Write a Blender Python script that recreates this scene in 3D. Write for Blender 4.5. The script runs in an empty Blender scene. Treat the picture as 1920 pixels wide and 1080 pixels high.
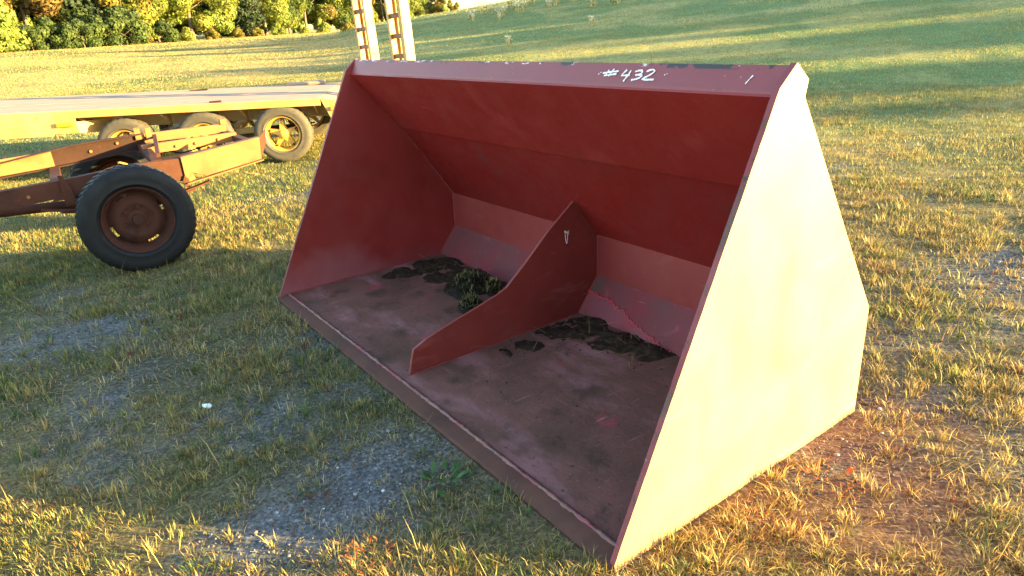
import bpy, bmesh, math, random
import numpy as np
from mathutils import Vector, Matrix
random.seed(7)
rng = np.random.default_rng(7)
scn = bpy.context.scene
COL = scn.collection

# ---------------------------------------------------------------- camera
FPX = 1302.735                       # focal length in pixels of a 1920 px wide picture
CAM = np.array([1.149, -1.071, 1.503])
PITCH, YAW, ROLL = math.radians(21.607), math.radians(145.438), math.radians(-4.526)
FW = np.array([math.cos(PITCH) * math.cos(YAW), math.cos(PITCH) * math.sin(YAW), -math.sin(PITCH)])
_r = np.cross(FW, [0, 0, 1.0]); _r /= np.linalg.norm(_r); _u = np.cross(_r, FW)
RT = math.cos(ROLL) * _r + math.sin(ROLL) * _u
UP = -math.sin(ROLL) * _r + math.cos(ROLL) * _u
cd = bpy.data.cameras.new('camera'); cam = bpy.data.objects.new('camera', cd); COL.objects.link(cam)
M = Matrix(((RT[0], UP[0], -FW[0], CAM[0]), (RT[1], UP[1], -FW[1], CAM[1]), (RT[2], UP[2], -FW[2], CAM[2]), (0, 0, 0, 1)))
cam.matrix_world = M
cd.sensor_width = 36; cd.lens = FPX / 1920 * 36; cd.clip_start = .05; cd.clip_end = 3000
scn.camera = cam

# ---------------------------------------------------------------- sky, sun, exposure
SUN_EL = math.radians(7.0)
SUN_H = np.array([.732, .681])       # horizontal direction towards the sun
SUN_H /= np.linalg.norm(SUN_H)
world = bpy.data.worlds.new('World'); scn.world = world; world.use_nodes = True
wn = world.node_tree; bg = wn.nodes['Background']
sky = wn.nodes.new('ShaderNodeTexSky'); sky.sky_type = 'NISHITA'; sky.sun_disc = False
sky.sun_elevation = SUN_EL; sky.sun_rotation = math.atan2(SUN_H[0], SUN_H[1])
sky.air_density = 1.0; sky.dust_density = .7; sky.ozone_density = 1.0
wn.links.new(sky.outputs[0], bg.inputs[0]); bg.inputs[1].default_value = .11
sd = bpy.data.lights.new('sun', 'SUN'); sun = bpy.data.objects.new('sun', sd); COL.objects.link(sun)
sd.energy = 5.0; sd.angle = math.radians(.5); sd.color = (1.0, .70, .24)
tosun = Vector((SUN_H[0] * math.cos(SUN_EL), SUN_H[1] * math.cos(SUN_EL), math.sin(SUN_EL)))
sun.rotation_euler = tosun.to_track_quat('Z', 'Y').to_euler(); sun.location = (20, 20, 10)
scn.view_settings.view_transform = 'Standard'; scn.view_settings.look = 'None'
scn.view_settings.gamma = 1; scn.view_settings.use_curve_mapping = False
scn.view_settings.exposure = 3.45

# ---------------------------------------------------------------- helpers
def ray(px, py):
    return FW * FPX + RT * (px - 960) - UP * (py - 540)
def gnd(px, py, z=0.0):
    d = ray(px, py); t = (z - CAM[2]) / d[2]; return CAM + t * d
def onplane(px, py, P0, n):
    d = ray(px, py); t = ((np.asarray(P0) - CAM) @ n) / (d @ n); return CAM + t * d
def onx(px, py, x):
    return onplane(px, py, (x, 0, 0), np.array([1.0, 0, 0]))
def phi_of(px):
    hy = 540 + (FW[2] * FPX + RT[2] * (px - 960)) / UP[2]
    d = ray(px, hy); a = math.atan2(d[1], d[0])
    return math.degrees((YAW - a + math.pi) % (2 * math.pi) - math.pi)   # positive to the right

def tag(o, label=None, cat=None, group=None, kind=None):
    if label: o['label'] = label
    if cat: o['category'] = cat
    if group: o['group'] = group
    if kind: o['kind'] = kind
    return o
def empty(name, loc=(0, 0, 0), rot=None):
    o = bpy.data.objects.new(name, None); COL.objects.link(o); o.location = loc
    o.empty_display_size = .1
    if rot is not None: o.rotation_euler = rot
    return o
def link(name, me, mat, parent=None):
    o = bpy.data.objects.new(name, me); COL.objects.link(o)
    if mat is not None and len(me.materials) == 0:
        for m in (mat if isinstance(mat, (list, tuple)) else [mat]): me.materials.append(m)
    if parent is not None: o.parent = parent
    return o
def copy_tree(o, parent=None):
    c = o.copy(); COL.objects.link(c); c.parent = parent
    for ch in list(o.children): copy_tree(ch, c)
    return c
def np_mesh(name, V, F, cols=None, smooth=False):
    """V (n,3); F (m,3) or (m,4)"""
    me = bpy.data.meshes.new(name); V = np.asarray(V, np.float32); F = np.asarray(F, np.int32)
    k = F.shape[1]
    me.vertices.add(len(V)); me.vertices.foreach_set('co', V.ravel())
    me.loops.add(F.size); me.loops.foreach_set('vertex_index', F.ravel())
    me.polygons.add(len(F)); me.polygons.foreach_set('loop_start', np.arange(len(F), dtype=np.int32) * k)
    me.polygons.foreach_set('loop_total', np.full(len(F), k, np.int32))
    if smooth: me.polygons.foreach_set('use_smooth', np.ones(len(F), bool))
    me.update(calc_edges=True)
    if cols is not None:
        a = me.color_attributes.new('Col', 'FLOAT_COLOR', 'POINT')
        c = np.ones((len(V), 4), np.float32); c[:, :cols.shape[1]] = cols
        a.data.foreach_set('color', c.ravel())
    return me
class B:
    """collects shapes of ONE mesh"""
    def __init__(s): s.bm = bmesh.new()
    def box(s, lo, hi, bev=0.0, M=None):
        lo = Vector(lo); hi = Vector(hi)
        r = bmesh.ops.create_cube(s.bm, size=1.0)
        vs = r['verts']
        for v in vs: v.co = Vector([lo[i] + (v.co[i] + .5) * (hi[i] - lo[i]) for i in range(3)])
        if bev > 0:
            es = list({e for v in vs for e in v.link_edges})
            rb = bmesh.ops.bevel(s.bm, geom=es, offset=bev, segments=2, profile=.5, affect='EDGES')
            vs = list({v for f in rb['faces'] for v in f.verts} | {v for v in vs if v.is_valid})
        if M is not None: bmesh.ops.transform(s.bm, matrix=M, verts=[v for v in vs if v.is_valid])
        return s
    def bar(s, a, b, w, h, up=(0, 0, 1), bev=0.0):
        """box from a to b, w wide, h high"""
        a = Vector(a); b = Vector(b); d = b - a; L = d.length; x = d.normalized()
        up = Vector(up); y = up.cross(x).normalized(); z = x.cross(y)
        M = Matrix(((x.x, y.x, z.x, a.x), (x.y, y.y, z.y, a.y), (x.z, y.z, z.z, a.z), (0, 0, 0, 1)))
        return s.box((0, -w / 2, -h / 2), (L, w / 2, h / 2), bev, M)
    def prism(s, poly, off, mi=None):
        """planar polygon (list of 3D) extruded by off; mi = (material of first cap, sides, last cap)"""
        off = Vector(off)
        a = [s.bm.verts.new(Vector(p)) for p in poly]; b = [s.bm.verts.new(Vector(p) + off) for p in poly]
        n = len(a); fs = [s.bm.faces.new(a[::-1]), s.bm.faces.new(b)]
        sides = [s.bm.faces.new((a[i], a[(i + 1) % n], b[(i + 1) % n], b[i])) for i in range(n)]
        if mi:
            fs[0].material_index = mi[0]; fs[1].material_index = mi[2]
            for f in sides: f.material_index = mi[1]
        return s
    def tube(s, pts, rad, seg=8, caps=True):
        pts = [Vector(p) for p in pts]
        rads = rad if isinstance(rad, (list, tuple)) else [rad] * len(pts)
        rings = []
        for i, p in enumerate(pts):
            d = (pts[min(i + 1, len(pts) - 1)] - pts[max(i - 1, 0)]).normalized()
            x = d.orthogonal().normalized() if i == 0 else (px - d * px.dot(d)).normalized()
            px = x; y = d.cross(x)
            rings.append([s.bm.verts.new(p + (x * math.cos(t) + y * math.sin(t)) * rads[i]) for t in [2 * math.pi * k / seg for k in range(seg)]])
        for r0, r1 in zip(rings, rings[1:]):
            for k in range(seg): s.bm.faces.new((r0[k], r0[(k + 1) % seg], r1[(k + 1) % seg], r1[k]))
        if caps: s.bm.faces.new(rings[0][::-1]); s.bm.faces.new(rings[-1])
        return s
    def lathe(s, prof, seg=48, closed=False, skip=None, wob=None):
        """profile of (r, h) about local Y: x=r cos, z=r sin, y=h"""
        rings = []
        for i, (r, h) in enumerate(prof):
            rings.append([s.bm.verts.new(((r + (wob(i, k) if wob else 0)) * math.cos(2 * math.pi * k / seg), h, (r + (wob(i, k) if wob else 0)) * math.sin(2 * math.pi * k / seg))) for k in range(seg)])
        n = len(rings)
        for i in range(n if closed else n - 1):
            r0 = rings[i]; r1 = rings[(i + 1) % n]
            for k in range(seg):
                if skip and skip(i, k): continue
                s.bm.faces.new((r0[k], r1[k], r1[(k + 1) % seg], r0[(k + 1) % seg]))
        return s
    def build(s, name, mat, parent=None, smooth=False, angle=None):
        bmesh.ops.recalc_face_normals(s.bm, faces=s.bm.faces)
        me = bpy.data.meshes.new(name); s.bm.to_mesh(me); s.bm.free()
        if smooth:
            for p in me.polygons: p.use_smooth = True
            if angle:
                me.set_sharp_from_angle(angle=math.radians(angle))
        return link(name, me, mat, parent)

# ---------------------------------------------------------------- numpy noise
def _hash(ix, iy, s):
    h = (ix.astype(np.int64) * 374761393 + iy.astype(np.int64) * 668265263 + s * 974711) & 0xffffffff
    h = ((h ^ (h >> 13)) * 1274126177) & 0xffffffff
    return ((h ^ (h >> 16)) & 0xffff) / 65535.0
def vnoise(x, y, s=0):
    ix = np.floor(x); iy = np.floor(y); fx = x - ix; fy = y - iy
    fx = fx * fx * (3 - 2 * fx); fy = fy * fy * (3 - 2 * fy)
    a = _hash(ix, iy, s); b = _hash(ix + 1, iy, s); c = _hash(ix, iy + 1, s); d = _hash(ix + 1, iy + 1, s)
    return (a * (1 - fx) + b * fx) * (1 - fy) + (c * (1 - fx) + d * fx) * fy
def fbm(x, y, s=0, o=4):
    v = 0; a = .5; t = 0
    for i in range(o):
        v = v + a * vnoise(x * 2 ** i, y * 2 ** i, s + i * 17); t += a; a *= .5
    return v / t
def sstep(a, b, x):
    t = np.clip((x - a) / (b - a), 0, 1); return t * t * (3 - 2 * t)

# ---------------------------------------------------------------- materials
def nodes_of(name):
    m = bpy.data.materials.new(name); m.use_nodes = True; nt = m.node_tree
    return m, nt, nt.nodes['Principled BSDF'], nt.nodes['Material Output']
class N:
    def __init__(s, nt): s.nt = nt
    def new(s, t, **k):
        n = s.nt.nodes.new(t)
        for a, v in k.items(): setattr(n, a, v)
        return n
    def lk(s, a, b): s.nt.links.new(a, b)
    def coord(s, scale=(1, 1, 1), rot=(0, 0, 0), src='Object'):
        t = s.new('ShaderNodeTexCoord'); m = s.new('ShaderNodeMapping')
        m.inputs['Scale'].default_value = scale; m.inputs['Rotation'].default_value = rot
        s.lk(t.outputs[src], m.inputs[0]); return m.outputs[0]
    def noise(s, scale, detail=5, rough=.6, vec=None, dist=0):
        n = s.new('ShaderNodeTexNoise'); n.inputs['Scale'].default_value = scale
        n.inputs['Detail'].default_value = detail; n.inputs['Roughness'].default_value = rough
        n.inputs['Distortion'].default_value = dist
        s.lk(vec if vec is not None else s.coord(), n.inputs['Vector']); return n.outputs['Fac']
    def ramp(s, fac, stops):
        r = s.new('ShaderNodeValToRGB'); e = r.color_ramp.elements
        while len(e) < len(stops): e.new(.5)
        for i, (p, c) in enumerate(stops):
            e[i].position = p
            e[i].color = (c, c, c, 1) if isinstance(c, (int, float)) else (*c, 1)
        s.lk(fac, r.inputs[0]); return r.outputs[0]
    def mix(s, fac, a, b, mode='MIX'):
        m = s.new('ShaderNodeMix', data_type='RGBA', blend_type=mode)
        for sock, v in ((m.inputs['Factor'], fac), (m.inputs['A'], a), (m.inputs['B'], b)):
            if hasattr(v, 'is_linked') or isinstance(v, bpy.types.NodeSocket): s.lk(v, sock)
            elif isinstance(v, (int, float)): sock.default_value = v
            else: sock.default_value = (*v, 1)
        return m.outputs['Result']
    def math(s, op, a, b=0.0):
        m = s.new('ShaderNodeMath', operation=op)
        for i, v in enumerate((a, b)):
            if isinstance(v, bpy.types.NodeSocket): s.lk(v, m.inputs[i])
            else: m.inputs[i].default_value = v
        return m.outputs[0]
    def bump(s, h, strength, dist, bsdf):
        b = s.new('ShaderNodeBump'); b.inputs['Strength'].default_value = strength; b.inputs['Distance'].default_value = dist
        s.lk(h, b.inputs['Height']); s.lk(b.outputs[0], bsdf.inputs['Normal'])

def mat_mix(name, layers, rough=(.4, .7), rscale=6, bump=(40, .15, .002), spec=.5, metal=0.0):
    """layers: base colour then (colour, noise scale, lo, hi, mapping scale)"""
    m, nt, b, out = nodes_of(name); n = N(nt)
    c = layers[0]
    for L in layers[1:]:
        col, sc, lo, hi = L[:4]
        vec = n.coord(scale=L[4]) if len(L) > 4 else None
        f = n.ramp(n.noise(sc, 6, .62, vec), [(lo, 0.0), (hi, 1.0)])
        c = n.mix(f, c, col)
    if isinstance(c, tuple): b.inputs['Base Color'].default_value = (*c, 1)
    else: n.lk(c, b.inputs['Base Color'])
    n.lk(n.ramp(n.noise(rscale), [(.3, rough[0]), (.7, rough[1])]), b.inputs['Roughness'])
    b.inputs['Specular IOR Level'].default_value = spec; b.inputs['Metallic'].default_value = metal
    if bump: n.bump(n.noise(bump[0], 4), bump[1], bump[2], b)
    return m

RED = (.23, .017, .014)
SCR = ((.40, .17, .16), 5, .70, .74, (.5, 1.2, 22))          # fine horizontal scrapes
M_red = mat_mix('red_paint', [RED, ((.21, .014, .012), 1.3, .4, .65), ((.27, .036, .036), 3.5, .58, .85), ((.13, .022, .02), 6, .66, .74), SCR, ((.45, .2, .18), 90, .73, .79)], rough=(.38, .6), bump=(5, .30, .008))
M_red_shaded = mat_mix('shade_darkened_red_paint', [(.185, .012, .010), ((.155, .009, .008), 1.5, .4, .65), ((.21, .020, .018), 4, .58, .8), ((.10, .016, .015), 6, .64, .74), ((.33, .12, .11), 5, .72, .76, (.5, 1.2, 22)), ((.4, .18, .16), 90, .75, .8)], rough=(.38, .6), bump=(5, .30, .008))  # darker copy of the red paint: the panel's shade put into the colour
M_red_dusty = mat_mix('dusty_red_paint', [(.20, .024, .023), ((.215, .036, .034), 2.2, .35, .65), ((.23, .060, .056), 7, .60, .8), SCR, ((.42, .22, .2), 60, .68, .78), ((.17, .016, .015), 1.7, .55, .72)], spec=.3, rough=(.5, .8))
M_red_grey = mat_mix('grey_dusted_red_paint', [(.145, .044, .048), ((.20, .028, .037), 2.6, .4, .62), ((.27, .06, .075), 14, .6, .75), SCR, ((.40, .2, .2), 70, .68, .76), ((.085, .055, .05), 3, .56, .72)], spec=.25, rough=(.6, .85))
M_floor = mat_mix('worn_bucket_floor', [(.120, .056, .040), ((.165, .070, .055), 4, .38, .6), ((.27, .125, .125), 1.9, .52, .68, (.8, 2.2, 1)), ((.075, .038, .025), 1.4, .54, .68), ((.33, .045, .065), 3.3, .62, .72, (1.2, 1, 1)), ((.065, .037, .026), 5.5, .56, .70), ((.29, .15, .15), 4, .64, .72, (9, .8, 1)), ((.04, .028, .022), 45, .6, .72), ((.28, .18, .17), 110, .62, .75)], rough=(.6, .9), bump=(70, .5, .004), spec=.2)
M_edge = mat_mix('rusty_brown_steel', [(.078, .033, .024), ((.100, .042, .030), 6, .4, .6), ((.052, .024, .017), 2.3, .5, .7), ((.15, .10, .085), 5, .68, .73, (1, 9, 9)), ((.13, .09, .075), 60, .66, .76)], spec=.2, rough=(.6, .85), bump=(90, .3, .002))
M_weld = mat_mix('pale_weld', [(.17, .075, .065), ((.23, .125, .105), 18, .45, .6), ((.20, .03, .05), 5, .5, .65), ((.07, .055, .05), 9, .58, .68)], rough=(.6, .85), bump=(120, .5, .003))
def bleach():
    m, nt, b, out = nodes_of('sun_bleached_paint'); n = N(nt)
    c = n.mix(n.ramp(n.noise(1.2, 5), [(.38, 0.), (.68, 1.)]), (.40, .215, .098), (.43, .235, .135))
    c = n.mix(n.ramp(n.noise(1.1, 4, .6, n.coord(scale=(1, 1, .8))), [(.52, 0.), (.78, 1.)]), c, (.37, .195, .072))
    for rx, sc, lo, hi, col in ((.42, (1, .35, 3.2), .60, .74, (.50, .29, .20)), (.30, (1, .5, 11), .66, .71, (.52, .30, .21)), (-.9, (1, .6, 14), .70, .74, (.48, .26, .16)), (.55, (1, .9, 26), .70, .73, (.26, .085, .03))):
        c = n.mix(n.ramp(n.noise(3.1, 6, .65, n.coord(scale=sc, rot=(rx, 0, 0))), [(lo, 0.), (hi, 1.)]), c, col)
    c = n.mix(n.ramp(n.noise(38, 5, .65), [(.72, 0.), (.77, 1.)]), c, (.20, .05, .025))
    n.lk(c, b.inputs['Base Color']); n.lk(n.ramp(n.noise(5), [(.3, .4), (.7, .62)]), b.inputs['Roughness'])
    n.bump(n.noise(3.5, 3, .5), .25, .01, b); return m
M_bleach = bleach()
M_chalk = mat_mix('chalk', [(.78, .78, .80), ((.5, .4, .45), 300, .5, .62)], rough=(.9, .95), bump=None)
M_dark = mat_mix('bare_black_steel', [(.02, .016, .016), ((.10, .03, .03), 40, .5, .65)], rough=(.6, .8))
M_rust = mat_mix('rust', [(.046, .016, .011), ((.064, .023, .014), 5, .4, .62), ((.024, .011, .009), 3, .52, .68), ((.10, .05, .03), 45, .64, .76)], spec=.2, rough=(.7, .9), bump=(80, .4, .002))
M_rust_shaded = mat_mix('shade_darkened_rust', [(.022, .0095, .0075), ((.034, .014, .010), 5, .4, .62), ((.06, .026, .018), 30, .62, .76)], spec=.2, rough=(.7, .9), bump=(80, .4, .002))  # rust darkened so the far rail carries a shadow in its colour
M_edgechip = mat_mix('chipped_edge_paint', [(.19, .032, .040), ((.10, .04, .036), 7, .50, .60), ((.42, .30, .30), 22, .67, .71), ((.05, .03, .028), 35, .58, .66)], rough=(.5, .8), bump=(60, .5, .004))
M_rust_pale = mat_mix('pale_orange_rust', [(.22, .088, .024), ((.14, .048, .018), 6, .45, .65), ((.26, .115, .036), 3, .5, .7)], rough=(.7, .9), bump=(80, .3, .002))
M_rubber = mat_mix('black_rubber', [(.005, .0058, .0075), ((.009, .010, .0125), 5, .45, .7), ((.025, .025, .025), 60, .68, .8)], spec=.3, rough=(.55, .8), bump=(120, .2, .001))
M_rubber_old = mat_mix('dusty_grey_rubber', [(.050, .043, .033), ((.066, .058, .045), 6, .4, .7), ((.028, .026, .022), 20, .55, .7)], rough=(.75, .9), bump=(90, .2, .001))
M_yellow = mat_mix('yellow_trailer_paint', [(.40, .225, .060), ((.45, .29, .12), 2, .4, .7), ((.26, .13, .035), 5, .56, .74), ((.16, .075, .035), 25, .66, .76)], rough=(.4, .65))
M_deck = mat_mix('weathered_grey_planks', [(.23, .165, .13), ((.30, .215, .17), 3, .4, .65, (.3, 6, 6)), ((.14, .095, .07), 7, .52, .7, (.3, 8, 8))], rough=(.75, .9), bump=(60, .4, .002))
M_ywheel = mat_mix('yellow_wheel_paint', [(.48, .27, .04), ((.32, .16, .04), 8, .5, .7), ((.2, .09, .04), 30, .64, .75)], rough=(.4, .6))
M_wood = mat_mix('old_brown_wood', [(.20, .11, .06), ((.12, .065, .04), 12, .45, .65)], rough=(.8, .9))
M_soil = mat_mix('dark_soil', [(.026, .017, .011), ((.050, .032, .021), 25, .45, .62), ((.12, .085, .05), 120, .64, .72)], spec=.1, rough=(.9, 1), bump=(150, .8, .006))
M_stone = mat_mix('pale_stone', [(.30, .30, .31), ((.18, .18, .19), 30, .45, .6)], rough=(.8, .95))
M_litter = mat_mix('pale_blue_plastic', [(.55, .68, .70), ((.75, .8, .8), 40, .45, .6)], rough=(.4, .6))
M_blue = mat_mix('blue_plastic', [(.12, .35, .75), ((.5, .65, .85), 60, .5, .6)], rough=(.3, .5))
M_amber, _nt, _b, _o = nodes_of('amber_lens'); _b.inputs['Base Color'].default_value = (.75, .22, .02, 1); _b.inputs['Roughness'].default_value = .2

def leaf_mat(name, trans=.35, rough=.6, var=.0):
    m, nt, b, out = nodes_of(name); n = N(nt)
    a = n.new('ShaderNodeVertexColor', layer_name='Col')
    c = a.outputs['Color']
    n.lk(c, b.inputs['Base Color']); b.inputs['Roughness'].default_value = rough; b.inputs['Specular IOR Level'].default_value = .25
    t = n.new('ShaderNodeBsdfTranslucent'); n.lk(c, t.inputs['Color'])
    mx = n.new('ShaderNodeMixShader'); mx.inputs[0].default_value = trans
    n.lk(b.outputs[0], mx.inputs[1]); n.lk(t.outputs[0], mx.inputs[2]); n.lk(mx.outputs[0], out.inputs[0])
    return m
M_grass = leaf_mat('grass_blades', .3)
M_leaf = leaf_mat('tree_leaves', .42)
M_bark = mat_mix('bark', [(.10, .075, .055), ((.16, .13, .10), 8, .45, .65, (3, 3, .6))], rough=(.85, .95), bump=(20, .6, .02))

# ---------------------------------------------------------------- terrain
GZ = -.02
_tab = sorted([(-180, 1.6, .0), (-100, 1.7, .01), (phi_of(-400), 1.55, .012), (phi_of(0), 1.45, .014), (phi_of(300), 1.12, .010),
        (phi_of(560), .98, .0), (phi_of(640), 1.08, -.01), (phi_of(700), 1.48, -.022), (phi_of(773), 1.74, -.026), (phi_of(873), 2.06, -.03),
        (phi_of(980), 2.5, -.03), (phi_of(1200), 3.2, -.02), (phi_of(1920), 4.6, 0), (60, 3.6, 0), (90, 2.2, 0), (130, 2.2, 0), (180, 1.6, 0)])
_tp = np.array([t[0] for t in _tab]); _tz = np.array([t[1] for t in _tab]); _tk = np.array([t[2] for t in _tab])
def polar(x, y):
    dx = x - CAM[0]; dy = y - CAM[1]; r = np.hypot(dx, dy)
    ph = np.degrees((YAW - np.arctan2(dy, dx) + np.pi) % (2 * np.pi) - np.pi)
    return r, ph
def terrain(x, y, fine=True):
    x = np.asarray(x, float); y = np.asarray(y, float)
    r, ph = polar(x, y)
    zc = np.interp(ph, _tp, _tz); k = np.interp(ph, _tp, _tk)
    t = np.clip((r - 9) / 51, 0, None)
    s = np.where(t < 1, np.clip(t, 0, 1) ** 1.35, 1)
    z = zc * s + k * np.clip(r - 60, 0, 160)
    far = sstep(10, 30, r)
    z = z + far * .22 * (fbm(x / 14, y / 14, 5, 3) - .5) * np.clip(1 - (r - 45) / 25, .3, 1)
    if fine: z = z + .03 * (fbm(x / .5, y / .5, 3, 3) - .5) * sstep(.0, 1.2, np.abs(x + 1.45) - 1.2 + np.maximum(0, np.abs(y - .6) - .5))
    return z + GZ
# gravelly patches (centre, radii in metres, weight), found where the photograph shows bare ground
_gr = []
for (px, py, ra, rb, w) in [(700, 905, .30, .20, 1.1), (560, 985, .26, .18, 1.0), (440, 1010, .16, .10, .7), (150, 620, .40, .2, .34), (300, 560, .4, .2, .3), (240, 700, .4, .25, .28),
        (480, 790, .22, .14, .5), (1860, 520, .5, .22, .75), (1700, 640, .3, .15, .6), (1560, 860, .3, .2, .8), (1750, 760, .3, .14, .5), (1880, 900, .25, .12, .4), (620, 640, .4, .18, .5), (700, 720, .3, .12, .5), (1860, 620, .4, .16, .5)]:
    g = gnd(px, py, GZ); _gr.append((g[0], g[1], ra, rb, w))
def gravel(x, y):
    v = np.zeros_like(x)
    xx = x + .25 * (fbm(x / .3, y / .3, 41, 3) - .5); yy = y + .25 * (fbm(x / .3, y / .3, 42, 3) - .5)
    # patches stretched across the line of sight
    c, s = math.cos(YAW), math.sin(YAW)
    for gx, gy, ra, rb, w in _gr:
        dx = xx - gx; dy = yy - gy
        a = (-s * dx + c * dy) / ra; b = (c * dx + s * dy) / (rb * 1.6)
        v = np.maximum(v, w * np.exp(-(a * a + b * b) * .9))
    v = v + .5 * sstep(.60, .75, fbm(x / .55, y / .55, 11, 4)) * sstep(11, 5, np.hypot(x, y))
    return np.clip(v, 0, 1)
_rs = [(*gnd(1570, 890, GZ)[:2], .42), (*gnd(1450, 960, GZ)[:2], .22), (*gnd(1690, 800, GZ)[:2], .25), (*gnd(1660, 1010, GZ)[:2], .2)]
def red_soil(x, y):                                        # iron red bare soil beside the bucket
    v = np.zeros_like(x)
    for a, b, r_ in _rs: v = np.maximum(v, np.exp(-((x - a) ** 2 + (y - b) ** 2) / r_ ** 2 * 1.6))
    return np.clip(v * 1.5 * sstep(.30, .62, fbm(x / .10, y / .10, 91, 4)), 0, .45)
def ground_cols(x, y):
    r, ph = polar(x, y)
    n1 = fbm(x / 3.2, y / 3.2, 21, 4); n2 = fbm(x / .25, y / .25, 22, 3)
    soil = np.array([.066, .050, .034]); grav = np.array([.10, .103, .11]); straw = np.array([.28, .22, .085]); green = np.array([.062, .100, .034])
    hill = sstep(-14, -6, ph) * sstep(6, 14, r)
    w = np.clip(sstep(.35, .65, n1) - .55 * hill + .25 * (1 - hill) * sstep(15, 40, r), 0, 1)[..., None]
    far = green * (1 - w) + straw * w
    nearg = soil * .7 + far * .3
    f = sstep(3, 14, r)[..., None]
    c = nearg * (1 - f) + far * f
    c = c * (1 + .45 * hill[..., None])
    g = gravel(x, y)[..., None]
    c = c * (1 - g) + grav * g
    rp = red_soil(x, y)[..., None]; c = c * (1 - rp) + np.array([.135, .060, .042]) * rp
    return c * (.75 + .5 * n2[..., None])

def build_ground():
    phs = np.concatenate([np.linspace(-50, 50, 360, endpoint=False), np.linspace(50, 310, 130, endpoint=False)])
    rs = [.02]
    while rs[-1] < 900: rs.append(max(rs[-1] * 1.0235, rs[-1] + .03))
    rs = np.array(rs)
    A = YAW - np.radians(phs)
    R, AA = np.meshgrid(rs, A, indexing='ij')
    X = CAM[0] + R * np.cos(AA); Y = CAM[1] + R * np.sin(AA)
    Z = terrain(X, Y); Z = Z + .0
    V = np.stack([X, Y, Z], -1).reshape(-1, 3); C = ground_cols(X.ravel(), Y.ravel())
    nr, na = R.shape
    i, j = np.meshgrid(np.arange(nr - 1), np.arange(na), indexing='ij'); j2 = (j + 1) % na
    F = np.stack([i * na + j, (i + 1) * na + j, (i + 1) * na + j2, i * na + j2], -1).reshape(-1, 4)[:, ::-1]
    me = np_mesh('ground', V, F, C, True)
    m, nt, b, out = nodes_of('ground_soil_and_turf'); n = N(nt)
    a = n.new('ShaderNodeVertexColor', layer_name='Col').outputs['Color']
    fine = n.ramp(n.noise(60, 6, .7), [(.3, .5), (.5, 1.0), (.72, 1.8)])
    vo = n.new('ShaderNodeTexVoronoi'); vo.inputs['Scale'].default_value = 95; n.lk(n.coord(), vo.inputs['Vector'])
    bw = n.new('ShaderNodeRGBToBW'); n.lk(vo.outputs['Color'], bw.inputs[0])
    fine = n.mix(1.0, fine, n.ramp(bw.outputs[0], [(.2, .7), (.6, 1.05), (.85, 1.5)]), 'MULTIPLY')
    mid = n.ramp(n.noise(7, 4, .6), [(.3, .8), (.7, 1.2)])
    c = n.mix(1.0, n.mix(1.0, a, fine, 'MULTIPLY'), mid, 'MULTIPLY')
    n.lk(c, b.inputs['Base Color']); b.inputs['Roughness'].default_value = .95; b.inputs['Specular IOR Level'].default_value = .15
    n.bump(n.noise(45, 6, .7), .6, .015, b)
    o = link('ground', me, m); tag(o, 'uneven grassy field with bare gravel patches rising to a low hill', 'ground', kind='structure')
build_ground()

# ---------------------------------------------------------------- grass
BX0, BX1, BY0, BY1 = -2.92, .02, -.01, 1.30      # footprint of the bucket
def blades(P, H, W, az, lean, curve, cols, segs=2, tipcol=None):
    n = len(P); d = np.stack([np.cos(az), np.sin(az), 0 * az], -1); s = np.stack([-np.sin(az), np.cos(az), 0 * az], -1)
    up = np.array([0, 0, 1.0])
    a0 = lean; a1 = lean + curve
    if segs == 2:
        mid = P + (H * .55)[:, None] * (np.sin(a0)[:, None] * d + np.cos(a0)[:, None] * up)
        tip = mid + (H * .45)[:, None] * (np.sin(a1)[:, None] * d + np.cos(a1)[:, None] * up)
        w = (W / 2)[:, None] * s
        V = np.stack([P - w, P + w, mid - w * .8, mid + w * .8, tip], 1).reshape(-1, 3)
        k = (np.arange(n) * 5)[:, None]
        F = np.concatenate([k + [0, 1, 3], k + [0, 3, 2], k + [2, 3, 4]], 0)
        C = np.repeat(cols, 5, 0)
    else:
        tip = P + H[:, None] * (np.sin(a0)[:, None] * d + np.cos(a0)[:, None] * up); w = (W / 2)[:, None] * s
        V = np.stack([P - w, P + w, tip], 1).reshape(-1, 3); k = (np.arange(n) * 3)[:, None]
        F = k + [0, 1, 2]; C = np.repeat(cols, 3, 0)
    return V, F, C
GREEN = np.array([[.066, .110, .034], [.086, .125, .042], [.054, .094, .036], [.115, .14, .048]])
STRAW = np.array([[.31, .225, .080], [.38, .285, .105], [.20, .135, .052], [.42, .335, .14]])
YELLOW = np.array([[.21, .20, .050], [.26, .23, .062], [.17, .17, .045]])
RUST = np.array([[.17, .06, .03], [.14, .045, .03]])
def pick(pal, n): return pal[rng.integers(0, len(pal), n)] * rng.uniform(.75, 1.25, (n, 1))
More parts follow.
